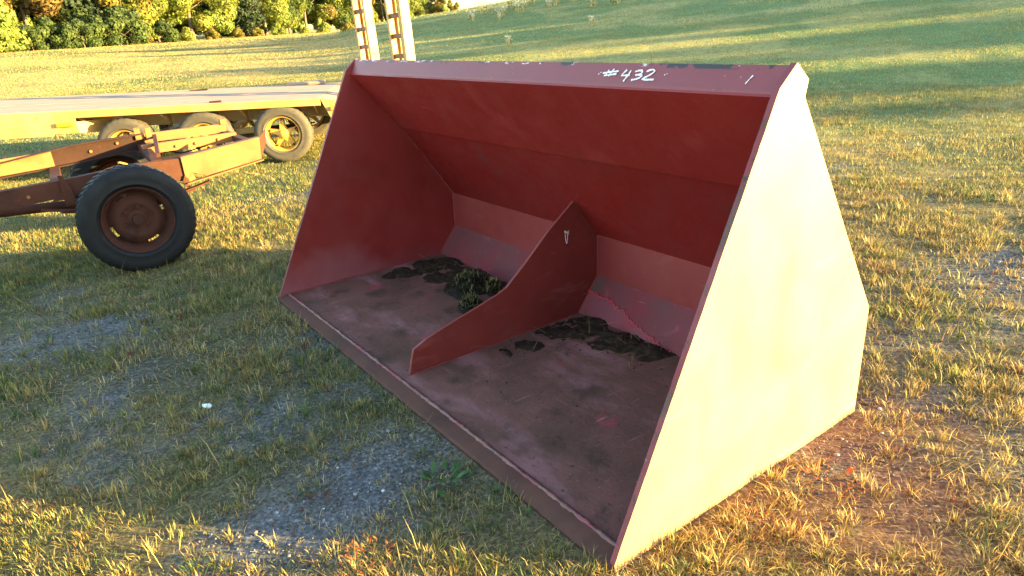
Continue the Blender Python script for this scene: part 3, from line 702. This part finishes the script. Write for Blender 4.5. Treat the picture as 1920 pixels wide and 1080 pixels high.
def make_trailer_wheel(parent, loc):
    hub = B(); hub.lathe([(0, -.085), (.03, -.084), (.045, -.075), (.048, -.05), (.065, -.045), (.07, .0), (.07, .08), (0, .08)], 32)
    w = hub.build('wheel', M_ywheel, parent, smooth=True, angle=40); w.location = loc
    tyre_mesh(.345, .200, .205, lug=.006, seg=84).build('tyre', M_rubber_old, w, smooth=True, angle=45)
    rim = B(); rim.lathe([(.210, -.082), (.206, -.088), (.198, -.082), (.190, -.055), (.178, -.02), (.172, .03), (.190, .06), (.205, .085)], 60); rim.build('rim', M_ywheel, w, smooth=True, angle=50)
    for k in range(5):
        a = 2 * math.pi * k / 5 + .32; sp = B()
        R_ = Matrix.Rotation(-a, 4, 'Y')
        sp.prism([R_ @ Vector(p) for p in ((.03, -.045, -.040), (.03, -.045, .040), (.172, -.030, .018), (.172, -.030, -.018))], (0, .07, 0))
        sp.build('spoke', M_ywheel, w)
        cl = B(); c_ = R_ @ Vector((.166, 0, 0)); cl.tube([(c_.x, -.062, c_.z), (c_.x, -.02, c_.z)], .012, 6); cl.build('rim_clamp', M_rust, w)
    return w

# ================================================================ rusty chassis
CA = 86; O = gnd(258, 409, .37 + GZ); O[2] = GZ
ch = empty('truck_chassis', tuple(O), (0, 0, math.radians(CA)))
tag(ch, 'bare rusty truck chassis on two black tyred wheels beside the bucket', 'chassis')
make_chassis_wheel(ch, (0, .0, .37), 1)
make_chassis_wheel(ch, (0, 1.62, .37), -1)
def bx(name, lo, hi, mat, parent, bev=.003): b = B(); b.box(lo, hi, bev); return b.build(name, mat, parent)
def barp(name, a, c, w, h, mat, parent, bev=.003): b = B(); b.bar(a, c, w, h, bev=bev); return b.build(name, mat, parent)
b = B(); b.tube([(0, .08, .37), (0, .5, .37), (0, .7, .36), (0, .78, .36), (0, .95, .36), (0, 1.1, .37), (0, 1.54, .37)], [.05, .05, .06, .12, .12, .05, .05], 14); b.build('axle', M_rust, ch, smooth=True)
def rail(bo, prof_t, prof_b, mat, flip=1):
    """C channel: web polygon in a-z at b=bo plus two flanges"""
    b = B()
    b.prism([(a, bo, z) for a, z in prof_b] + [(a, bo, z) for a, z in reversed(prof_t)], (0, .008 * flip, 0))
    for pr in (prof_t, prof_b):
        for (a0, z0), (a1, z1) in zip(pr, pr[1:]): b.bar((a0 - .001, bo + .036 * flip, z0), (a1 + .001, bo + .036 * flip, z1), .07, .009)
    return b.build('frame_rail', mat, ch)
rail(.30, [(-3.2, .60), (-.77, .648), (-.28, .665), (.10, .690), (.40, .684)], [(-3.2, .47), (-.77, .530), (-.28, .556), (.10, .56), (.40, .52)], M_rust)
rail(1.15, [(-3.2, .68), (-.75, .742), (-.28, .80), (.25, .815)], [(-3.2, .55), (-.75, .635), (-.28, .66), (.25, .70)], M_rust_shaded, -1)  # far rail, its shadow painted in through the darker rust
b = B(); b.prism([(-3.2, 1.138, .555), (-.42, 1.138, .655), (-.42, 1.138, .775), (-3.2, 1.138, .685)], (0, .006, 0)); b.build('rail_sunlit_strip', M_rust_pale, ch)  # added strip, paler colour stands for the sunlit stretch of the far rail
for pts, r_ in (([(-.3, .9, .60), (0, .95, .52), (.2, .85, .60), (.5, .8, .64), (.85, .75, .66)], .009), ([(-.6, .45, .58), (-.2, .5, .47), (.1, .42, .50), (.35, .5, .60)], .008), ([(.3, 1.0, .70), (.5, 1.05, .62), (.7, 1.0, .66), (.88, 1.1, .70)], .007)):
    b = B(); b.tube(pts, r_, 7); b.build('hose', M_rubber, ch, smooth=True)
barp('tie_rod', (.30, .45, .60), (.92, .50, .66), .02, .02, M_rust, ch)
barp('angle_iron', (.26, .36, .725), (.34, 1.2, .775), .03, .03, M_rust, ch)
# rear section of pale rust, with a triangular hole
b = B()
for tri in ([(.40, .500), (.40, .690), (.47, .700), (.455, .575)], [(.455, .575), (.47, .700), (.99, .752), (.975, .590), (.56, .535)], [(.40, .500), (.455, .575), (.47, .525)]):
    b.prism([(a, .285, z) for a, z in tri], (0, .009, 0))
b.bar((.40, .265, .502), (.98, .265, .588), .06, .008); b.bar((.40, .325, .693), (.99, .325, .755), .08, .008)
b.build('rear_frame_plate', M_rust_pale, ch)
b = B(); b.prism([(.975, .29, .59), (.985, .29, .75), (1.06, .36, .80), (1.05, .36, .70)], (0, .009, 0)); b.build('rear_bracket', M_rust, ch)
b = B(); b.prism([(.385, .28, .475), (.42, .28, .47), (.42, .28, .53), (.395, .28, .56), (.375, .28, .52)], (0, .03, 0)); b.build('spring_hanger', M_rust, ch)
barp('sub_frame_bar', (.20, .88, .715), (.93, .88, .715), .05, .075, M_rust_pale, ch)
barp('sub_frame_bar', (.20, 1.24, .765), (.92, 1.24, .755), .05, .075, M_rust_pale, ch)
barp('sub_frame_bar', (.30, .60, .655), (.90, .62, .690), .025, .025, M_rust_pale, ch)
barp('cross_member', (.24, .345, .67), (.22, 1.28, .72), .07, .05, M_rust, ch)
barp('cross_member', (.95, .32, .70), (.90, 1.26, .705), .06, .05, M_rust, ch)
bx('cross_member', (-.46, .31, .535), (-.39, 1.14, .655), M_rust, ch)
bx('cross_member', (-2.4, .31, .50), (-2.32, 1.14, .60), M_rust, ch)
b = B(); b.prism([(-.40, .292, .48), (-.33, .292, .50), (-.34, .292, .60), (-.375, .292, .70), (-.40, .292, .70)], (0, -.012, 0)); b.build('bracket', M_rust, ch)
b = B(); b.prism([(-.48, .294, .53), (-.40, .294, .53), (-.40, .294, .58)], (0, -.01, 0)); b.build('gusset', M_rust, ch)
for bo, s_ in ((.22, 1), (1.40, -1)):
    for k in range(4):
        L_ = .55 - .11 * k; b = B(); pts = [(L_ * t, bo, .43 - .012 * k + .07 * (t * t) * (L_ / .55) ** 2) for t in [i / 6 - 1 for i in range(13)]]
        for p_, q_ in zip(pts, pts[1:]): b.bar(p_, q_, .055, .0105)
        b.build('spring_leaf', M_rust, ch)
for a in (-.05, .05):
    for bo in (.19, .25):
        b = B(); b.tube([(a, bo, .33), (a, bo, .50)], .007, 6); b.build('u_bolt', M_rust, ch)
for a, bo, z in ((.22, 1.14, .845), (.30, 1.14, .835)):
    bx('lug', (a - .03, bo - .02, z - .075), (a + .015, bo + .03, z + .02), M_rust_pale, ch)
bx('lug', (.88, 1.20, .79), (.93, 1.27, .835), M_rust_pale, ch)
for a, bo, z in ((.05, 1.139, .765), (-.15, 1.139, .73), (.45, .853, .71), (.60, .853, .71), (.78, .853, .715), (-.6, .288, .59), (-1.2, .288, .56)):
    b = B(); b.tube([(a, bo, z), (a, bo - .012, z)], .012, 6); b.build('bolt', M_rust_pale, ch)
b = B(); b.tube([(-2.8, .75, .48), (-1, .74, .45), (-.2, .73, .40), (0, .73, .38)], .035, 10); b.build('drive_shaft', M_rust, ch, smooth=True)
b = B(); b.tube([(-.35, .62, .60), (-.1, .6, .54), (.1, .66, .58), (.2, .7, .62)], .012, 8); b.build('brake_line', M_rust, ch, smooth=True)

# ================================================================ yellow trailer
TA = 60; T0 = gnd(530, 252, .345 + GZ); T0[2] = GZ
tr = empty('flatbed_trailer', tuple(T0), (0, 0, math.radians(TA)))
tag(tr, 'yellow flatbed trailer with grey plank deck, three wheels in view and upright ramps', 'trailer')
for a in (0, -.92, -1.84):
    make_trailer_wheel(tr, (a, .10, .345))
    w = make_trailer_wheel(tr, (a, 2.10, .345)); w.rotation_euler = (0, 0, math.pi)
    b = B(); b.tube([(a, .15, .345), (a, 2.05, .345)], .045, 10); b.build('axle', M_yellow, tr, smooth=True)
dk = lambda a: .735 - .035 * a
A0, A1 = -6.5, .50
for k in range(9):
    b0 = .055 + k * .2375; b = B(); j = random.uniform(-.003, .003)
    b.bar((A0, b0 + .116, dk(A0) + j), (A1, b0 + .116, dk(A1) + j + .002), .228, .03, bev=.004); b.build('deck_plank', M_deck, tr)
for bo in (.02, 2.23): barp('side_rail', (A0, bo, dk(A0) - .03), (A1 + .01, bo, dk(A1) - .03), .05, .085, M_yellow, tr, .006)
for bo in (.40, 1.82):
    b = B()
    for dz_, w_, h_ in ((-.06, .09, .012), (-.155, .012, .19), (-.25, .09, .012)):
        b.bar((A0, bo, dk(A0) + dz_), (A1 + .6, bo, dk(A1) + dz_ - (.02 if False else 0)), w_, h_)
    b.build('main_beam', M_yellow, tr)
for a in (.42, -.46, -1.38, -2.3, -3.2, -4.2):
    b = B(); b.prism([(a, .35, dk(a) - .07), (a, .045, dk(a) - .07), (a, .045, dk(a) - .095), (a, .35, dk(a) - .25)], (.012, 0, 0)); b.build('outrigger', M_yellow, tr)
    bx('cross_member', (a - .03, .46, dk(a) - .14), (a + .03, 1.76, dk(a) - .06), M_yellow, tr)
# suspension
for a in (-.46, -1.38): bx('equaliser', (a - .16, .24, .36), (a + .16, .30, .43), M_yellow, tr, .01)
for a in (0, -.92, -1.84):
    for k in range(3): barp('spring_leaf', (a - .36 + .09 * k, .27, .42 - .018 * k), (a + .36 - .09 * k, .27, .42 - .018 * k), .055, .014, M_rust, tr)
# deep side panel ahead of the wheels
b = B(); b.prism([(-2.32, -.012, .575), (-2.32, -.012, dk(-2.32) - .055), (A0, -.012, dk(A0) - .055), (A0, -.012, .70)], (0, .012, 0)); b.build('side_panel', M_yellow, tr)
barp('side_panel_flange', (A0, -.03, .69), (-2.6, -.03, .575), .05, .02, M_yellow, tr)
b = B(); b.prism([(-2.32, -.0, .575), (-2.32, .0, .70), (-2.1, .36, .68), (-2.1, .36, .52)], (0, .010, 0)); b.build('side_panel_end', M_yellow, tr)
bx('marker_light', (-2.54, -.036, .655), (-2.36, -.014, .705), M_amber, tr, .006)
# sloping tail
E0, E1 = A1 + .005, 1.62
tz = lambda a: dk(A1) - (a - A1) * .20
for k in range(9):
    b0 = .055 + k * .2375; b = B(); b.bar((E0, b0 + .116, tz(E0)), (E1, b0 + .116, tz(E1)), .228, .03, bev=.004); b.build('tail_plank', M_deck, tr)
for bo in (.02, 2.23):
    b = B(); b.prism([(E0 + .01, bo - .02, tz(E0) + .01), (E1, bo - .02, tz(E1) + .01), (E1, bo - .02, .36), (.62, bo - .02, .46)], (0, .04, 0)); b.build('tail_side', M_yellow, tr)
bx('marker_light', (.62, -.022, .575), (.72, -.002, .625), M_amber, tr, .006)
bx('tail_bumper', (E1 - .05, .05, .36), (E1 + .02, 2.2, .47), M_yellow, tr, .006)
bx('wheel_hump', (-.28, 2.02, dk(0) + .005), (.28, 2.24, dk(0) + .06), M_deck, tr, .03)
bx('stake_pocket', (-.80, .08, dk(-.8) + .012), (-.66, .12, dk(-.8) + .032), M_rust, tr, .004)
bx('stake_pocket', (-1.6, 1.9, dk(-1.6) + .012), (-1.35, 1.96, dk(-1.6) + .03), M_rust, tr, .004)
barp('ramp_strut', (.62, 2.1, .76), (.98, 1.85, .98), .045, .03, M_wood, tr)
def ramp(a, bo, z0, z1, ang, lean):
    f = B(); w_, dp_ = .33, .125
    R_ = Matrix.Translation((a, bo, z0)) @ Matrix.Rotation(ang, 4, 'Z') @ Matrix.Rotation(lean, 4, 'Y')
    f.box((-w_ / 2, -dp_ / 2, 0), (w_ / 2, dp_ / 2, .05), .004, R_); root = f.build('ramp', M_yellow, tr)
    for s_ in (-1, 1):
        r_ = B()
        xo = s_ * w_ / 2
        r_.box((xo - .006, -dp_ / 2, .05), (xo + .006, dp_ / 2, z1 - z0), .002, R_)
        for yy in (-1, 1):
            r_.box((min(xo, xo - s_ * .045), yy * dp_ / 2 - .005, .05), (max(xo, xo - s_ * .045), yy * dp_ / 2 + .005, z1 - z0), .002, R_)
        r_.build('ramp_rail', M_yellow, root)
    k = 0; z = .12
    while z < z1 - z0 - .05:
        r_ = B(); r_.box((-w_ / 2 + .008, -.045, z), (w_ / 2 - .008, .03, z + .055), .004, R_); r_.build('rung', M_wood, root); z += .235
    return root
ramp(1.56, .35, .50, 2.75, math.radians(-56), math.radians(-1))
ramp(1.02, 1.75, .60, 2.70, math.radians(-56), math.radians(-1))

# ================================================================ trees
def leaf_cloud(P, Nn, size, cols, r_):
    """two-triangle leaf clumps at P facing roughly along Nn"""
    n = len(P); d = Nn + r_.normal(0, .34, (n, 3)); d /= np.linalg.norm(d, axis=1, keepdims=True)
    t = np.cross(d, r_.normal(0, 1, (n, 3))); t /= np.linalg.norm(t, axis=1, keepdims=True); s = np.cross(d, t)
    a = (size * r_.uniform(.6, 1.4, n))[:, None]; b_ = a * r_.uniform(.45, .9, (n, 1))
    V = np.stack([P - t * a, P + s * b_ + d * a * .12, P + t * a, P - s * b_ + d * a * .12], 1).reshape(-1, 3)
    k = (np.arange(n) * 4)[:, None]; F = np.concatenate([k + [0, 1, 2], k + [0, 2, 3]], 0)
    return V, F, np.repeat(cols, 4, 0)
def crown_mesh(name, seed, H, R, base, nleaf, pal, size, kind='broad', nl=34):
    r_ = np.random.default_rng(seed); Ps, Ns, Cs = [], [], []
    for i in range(nl):
        t = (i + r_.uniform(0, 1)) / nl; z = base + (H - base) * t
        if kind == 'conifer': prof = (1 - t) * .95 + .06
        else: prof = math.sin(math.pi * min(1, .16 + .84 * t) ** .8) * .85 + .15
        a = r_.uniform(0, 6.28); q = R * prof * math.sqrt(r_.uniform(.15, 1)) * .8
        c = np.array([q * math.cos(a), q * math.sin(a), z]); lr = R * r_.uniform(.28, .52) * (.55 + .45 * prof)
        m = int(nleaf / nl); v = r_.normal(0, 1, (m, 3)); v /= np.linalg.norm(v, axis=1, keepdims=True)
        rad = lr * r_.uniform(.55, 1.08, (m, 1)); sq = np.array([1, 1, .62 if kind == 'conifer' else .8])
        P = c + v * rad * sq; ok = P[:, 2] > .15; P = P[ok]; v = v[ok]
        col = pal[r_.integers(0, len(pal))] * r_.uniform(.8, 1.2) * r_.uniform(.75, 1.25, (len(P), 1))
        Ps.append(P); Ns.append(v); Cs.append(col)
    P = np.concatenate(Ps); Nn = np.concatenate(Ns); C = np.concatenate(Cs)
    V, F, C = leaf_cloud(P, Nn, size, C, r_)
    return np_mesh(name, V, F, C)
def trunk_mesh(name, seed, H, r0, base, R, nb=9):
    r_ = random.Random(seed); b = B()
    pts = [Vector((0, 0, -.3))]; 
    for k in range(1, 8): pts.append(Vector((r_.uniform(-.12, .12) * k * .5, r_.uniform(-.12, .12) * k * .5, H * .93 * k / 7)))
    b.tube(pts, [r0 * (1.25 if k == 0 else 1 - .88 * k / 7) for k in range(8)], 8)
    for i in range(nb):
        k = r_.randint(2, 6); p = pts[k]; a = r_.uniform(0, 6.28); L_ = R * r_.uniform(.5, .85) * (1 - .3 * (k - 2) / 4)
        q = p + Vector((math.cos(a) * L_ * .5, math.sin(a) * L_ * .5, L_ * .25)); e = p + Vector((math.cos(a) * L_, math.sin(a) * L_, L_ * .6))
        b.tube([p, q, e], [r0 * .38, r0 * .22, r0 * .06], 6)
    bmesh.ops.recalc_face_normals(b.bm, faces=b.bm.faces); me = bpy.data.meshes.new(name); b.bm.to_mesh(me); b.bm.free()
    for p in me.polygons: p.use_smooth = True
    me.materials.append(M_bark); return me
YG = np.array([[.165, .20, .040], [.20, .215, .045], [.13, .175, .038]]); GN = np.array([[.050, .080, .022], [.062, .092, .026], [.042, .070, .022]])
GO = np.array([[.17, .140, .030], [.15, .135, .03], [.19, .135, .03]]); RU = np.array([[.15, .105, .035], [.13, .09, .035], [.12, .11, .035]]); CO = np.array([[.028, .048, .026], [.034, .054, .028]])
KINDS = {}
for key, seed, H, R, base, nl_, pal, size, kind, nlobes in (
        ('yellow', 11, 11, 3.4, 1.1, 24000, YG, .11, 'broad', 20), ('yellow2', 12, 9.5, 2.9, 1.3, 20000, np.concatenate([YG, YG, GO]), .11, 'broad', 17),
        ('green', 13, 12, 3.8, 1.0, 22000, GN, .115, 'broad', 22), ('gold', 14, 10, 3.2, .9, 12000, GO, .17, 'broad', 18),
        ('rusty', 15, 10, 3.0, 1.2, 11000, RU, .17, 'broad', 18), ('conifer', 16, 10, 3.0, .4, 9000, CO, .16, 'conifer', 44)):
    cm = crown_mesh('crown', seed, H, R, base, nl_, pal, size, kind, nlobes); cm.materials.append(M_leaf)
    KINDS[key] = (cm, trunk_mesh('trunk', seed, H, .17, base, R), H)
for key, seed, H, R, pal in (('bush', 21, 3.0, 1.9, GN), ('bush_y', 22, 2.6, 1.8, YG), ('bush_g', 23, 2.2, 1.7, GO)):
    cm = crown_mesh('foliage', seed, H, R, .1, 4200, pal, .13, 'broad', 20); cm.materials.append(M_leaf)
    KINDS[key] = (cm, trunk_mesh('stem', seed, H * .8, .06, .1, R, 6), H)
TROW = ['in the front row of the wood', 'just behind the front row of the wood', 'deep in the wood behind two rows']
TLAB = {'yellow': 'tall yellow-green broadleaf tree in the wood along the far field edge', 'yellow2': 'rounded yellow tree with golden patches in the wood beyond the field',
        'green': 'deep green broadleaf tree in the wood along the far field edge', 'gold': 'golden orange autumn tree in the wood along the far field edge',
        'rusty': 'rusty brown thin-leaved tree in the wood beyond the field', 'conifer': 'dark green conifer standing in the wood beyond the field',
        'bush': 'dark green bush at the foot of the wood beyond the field', 'bush_y': 'bright yellow-green bush at the foot of the wood beyond the field', 'bush_g': 'golden dry bush at the foot of the wood beyond the field'}
def put_tree(key, x, y, s=1.0, rot=0.0, label=None, group=None, lean=True):
    cm, tm, H = KINDS[key]; bush = key.startswith('bush')
    z = float(terrain(np.array([x]), np.array([y]))[0]) - .05
    e = empty('field_edge_bush' if bush else 'tree', (x, y, z)); e.scale = (s, s, s * random.uniform(.92, 1.1)); e.rotation_euler = (0, 0, rot)
    link('stem' if bush else 'trunk', tm, None, e); link('foliage' if bush else 'crown', cm, None, e)
    tag(e, label or TLAB[key], 'bush' if bush else 'tree', group or ('bushes along the foot of the wood' if bush else 'trees of the wood beyond the field'))
    return e
def at_px(px, r):
    a = YAW - math.radians(phi_of(px)); return CAM[0] + r * math.cos(a), CAM[1] + r * math.sin(a)
DIST = lambda px: float(np.interp(px, [-400, 0, 150, 300, 450, 600, 700, 780, 860], [62, 66, 70, 76, 84, 95, 105, 125, 170]))
SPEC = {462: 'dark round conifer alone among yellow trees at the field edge', 165: 'tall dark conifer among deep green trees above the dark bushes', 612: 'thin rusty tree at the field edge near the upright ramps', 70: 'rusty tree above the shaded bushes beside the bright yellow bush'}
front = [(-330, 'green', 1), (-230, 'yellow', 1), (-140, 'green', 1), (-60, 'yellow2', 1.0), (15, 'yellow2', .95), (70, 'rusty', .9), (118, 'green', 1.0), (165, 'conifer', 1.15), (205, 'green', .95), (240, 'gold', .9), (280, 'yellow', .95),
         (320, 'yellow', 1.0), (362, 'yellow2', 1.0), (405, 'yellow', 1.05), (462, 'conifer', .80), (500, 'yellow', 1.0), (540, 'yellow2', 1.05), (580, 'yellow', .95), (612, 'rusty', 1.0), (645, 'green', .95), (680, 'yellow2', 1.05), (715, 'yellow', 1.05), (745, 'yellow', .8)]
for i, (px, key, s) in enumerate(front):
    x, y = at_px(px + random.uniform(-6, 6), DIST(px) + random.uniform(0, 7)); put_tree(key, x, y, s * random.uniform(.85, 1.25), random.uniform(0, 6.28), SPEC.get(px) or TLAB[key].split(' in the wood')[0].split(' standing')[0] + ' ' + TROW[0])
keys = ['yellow', 'green', 'gold', 'rusty', 'yellow2', 'green', 'conifer']
for row, off, step in ((1, 7, 44), (2, 14, 52)):
    px = -330 + 20 * row
    while px < 740:
        x, y = at_px(px, DIST(px) + off + random.uniform(-2, 2)); kk = random.choice(keys); put_tree(kk, x, y, random.uniform(1.0, 1.3), random.uniform(0, 6.28), TLAB[kk].split(' in the wood')[0].split(' standing')[0] + ' ' + TROW[row]); px += step + random.uniform(-8, 8)
for px in (772, 784, 797, 808, 820, 832, 846, 858):
    x, y = at_px(px, 168 + random.uniform(-6, 6)); put_tree(random.choice(['gold', 'yellow2', 'yellow', 'gold']), x, y, float(np.interp(px, [772, 800, 858], [.98, .80, .60])) * random.uniform(.9, 1.08), random.uniform(0, 6.28))
for px, key, s in ((-24, 'bush_y', 1.0), (10, 'bush_y', 1.25), (62, 'bush', .6), (98, 'bush', .75), (131, 'bush', .55), (158, 'bush', .7), (186, 'bush', .8), (222, 'bush', .95), (246, 'bush', .9), (270, 'bush_g', .45), (312, 'bush', .65),
                   (352, 'bush_y', .45), (398, 'bush_g', .4), (446, 'bush_g', .42), (482, 'bush_g', .4), (520, 'bush_y', .5), (566, 'bush_y', .4), (601, 'bush_y', .55), (652, 'bush_g', .5), (705, 'bush_y', .6)):
    x, y = at_px(px, DIST(px) - 3 + random.uniform(-.8, .8)); put_tree(key, x, y, s, random.uniform(0, 6.28))
# tree row up the hill on the sunny side: it throws the long evening shade over the hill
pv = np.array([-SUN_H[1], SUN_H[0]])
qs = np.arange(8.5, 49, 2.8)
for i, q in enumerate(qs):
    for row in (0, 1):
        if q < 22 and (row == 1 and i % 2): continue
        l = float(np.interp(q, [8, 12, 17, 20, 24, 28, 34, 40, 48, 54], [0, -6, -9, -9, -10, -13, -24, -40, -40, -38])) + 6 * row
        D = 84 + random.uniform(-4, 4) + 5 * row; p_ = (q + 1.4 * row + random.uniform(-.5, .5)) * pv + (l + D) * SUN_H
        zb = float(terrain(np.array([p_[0]]), np.array([p_[1]]))[0]); Ht = D * math.tan(SUN_EL) * random.uniform(.93, 1.10) - zb
        key = ['green', 'yellow', 'gold'][(i + row) % 3]
        put_tree(key, p_[0], p_[1], Ht / KINDS[key][2], random.uniform(0, 6.28), 'tree in the row on the hill that shades the slope', 'trees of the row on the hill')

# ================================================================ plants
def weed_mesh(seed):
    r_ = np.random.default_rng(seed); n = 26; a = r_.uniform(0, 6.28, n); P = np.stack([r_.normal(0, .09, n), r_.normal(0, .09, n), np.zeros(n)], -1)
    V1 = blades(P, r_.uniform(.35, .75, n), r_.uniform(.010, .018, n), a, r_.uniform(.02, .3, n), r_.uniform(0, .35, n), pick(STRAW, n) * 1.7, 2)  # stalks and seed heads brightened: sunlight on the weeds put into their colour
    tips = V1[0].reshape(-1, 5, 3)[:, 4]; k = 6; Q = np.repeat(tips, k, 0) + r_.normal(0, .03, (n * k, 3)); col = np.repeat(np.array([[.75, .66, .46]]), n * k, 0) * r_.uniform(.6, 1.2, (n * k, 1))
    V2 = leaf_cloud(Q, r_.normal(0, 1, Q.shape), .03, col, r_); m = 30
    V3 = leaf_cloud(np.stack([r_.normal(0, .1, m), r_.normal(0, .1, m), r_.uniform(.05, .4, m)], -1), r_.normal(0, 1, (m, 3)), .045, pick(GREEN, m), r_)
    V, F, C = join([V1, V2, V3]); me = np_mesh('dry_weed', V, F, C); me.materials.append(M_grass); return me
WM = [weed_mesh(s) for s in (1, 2, 3)]
for i, px in enumerate((885, 915, 922, 934, 945, 956, 968, 990, 998, 1040, 1046, 1078, 1100, 1112, 1150, 1158, 1200, 978, 905, 1030, 1135, 1180)):
    r = random.uniform(38, 50); x, y = at_px(px, r)
    o = link('dry_weed', WM[i % 3], None); o.location = (x, y, float(terrain(np.array([x]), np.array([y]))[0])); s = random.uniform(.6, 1.15); o.scale = (s, s, s); o.rotation_euler = (0, 0, random.uniform(0, 6))
    tag(o, 'tall pale dry weed clump standing on the shaded hill', 'weed', 'dry weeds on the hill')
for px, py in ((955, 85), (1110, 62), (940, 60)):
    g = gnd(px, py + 12, .25); o = link('dry_weed', WM[0], None); o.location = (g[0], g[1], float(terrain(g[:1], g[1:2])[0])); o.scale = (.5, .5, .5)
    tag(o, 'lone short dry weed low on the shaded hill', 'weed', 'lone weeds on the hill')
def leafy(name, px, py, n, R, H, size, pal, label, cat='weed', seed=1, narrow=.35):
    r_ = np.random.default_rng(seed); g = gnd(px, py, GZ); V, F, C = [], [], []
    for i in range(n):
        a = r_.uniform(0, 6.28); q = R * math.sqrt(r_.uniform(.02, 1)); L_ = size * r_.uniform(.6, 1.3); W_ = L_ * narrow
        p = np.array([q * math.cos(a), q * math.sin(a), H * r_.uniform(.1, 1) * (1 - .5 * q / R)]); el = r_.uniform(.1, .9); az = a + r_.normal(0, .6)
        d = np.array([math.cos(az) * math.cos(el), math.sin(az) * math.cos(el), math.sin(el)]); s = np.array([-math.sin(az), math.cos(az), 0]); nn = np.cross(d, s)
        k = len(V); V += [p, p + d * L_ * .45 + s * W_ * .5 + nn * -W_ * .2, p + d * L_ * .5, p + d * L_ * .45 - s * W_ * .5 + nn * -W_ * .2, p + d * L_ - np.array([0, 0, L_ * .12])]
        F += [(k, k + 1, k + 2), (k, k + 2, k + 3), (k + 1, k + 4, k + 2), (k + 2, k + 4, k + 3)]
        c = pal[r_.integers(0, len(pal))] * r_.uniform(.7, 1.3); C += [c] * 5
        if i % 3 == 0:                                          # a stalk to the leaf
            k = len(V); b0 = np.array([p[0] * .3, p[1] * .3, -.01]); V += [b0 - s * .001, b0 + s * .001, p]; F.append((k, k + 1, k + 2)); C += [np.array([.16, .05, .03])] * 3
    o = link(name, np_mesh(name, np.array(V), np.array(F), np.array(C)), M_grass); o.location = (g[0], g[1], float(terrain(g[:1], g[1:2])[0])); return tag(o, label, cat)
REDL = np.array([[.30, .055, .025], [.26, .09, .03], [.22, .17, .03], [.33, .10, .035]]); BRD = np.array([[.045, .10, .03], [.055, .115, .03]])
leafy('red_leafed_weed', 690, 1052, 90, .085, .055, .022, REDL, 'low weed with red and yellow leaves on the gravel', seed=3)
leafy('red_leafed_weed', 598, 945, 50, .06, .03, .018, np.array([[.15, .05, .03], [.07, .08, .03], [.06, .07, .03]]), 'dull red and green weed on the shaded gravel patch', seed=4)
leafy('red_leafed_weed', 1560, 905, 70, .10, .05, .020, REDL, 'red leaved weed on bare soil beside the sunlit side plate', seed=5)
leafy('red_leafed_weed', 1420, 985, 40, .06, .03, .016, REDL, 'small red leaved weed close under the sunlit side plate', seed=6)
leafy('broadleaf_weed', 836, 905, 26, .06, .045, .05, BRD, 'bright green broad leaved weed beside the shaded cutting edge', seed=7, narrow=.4)
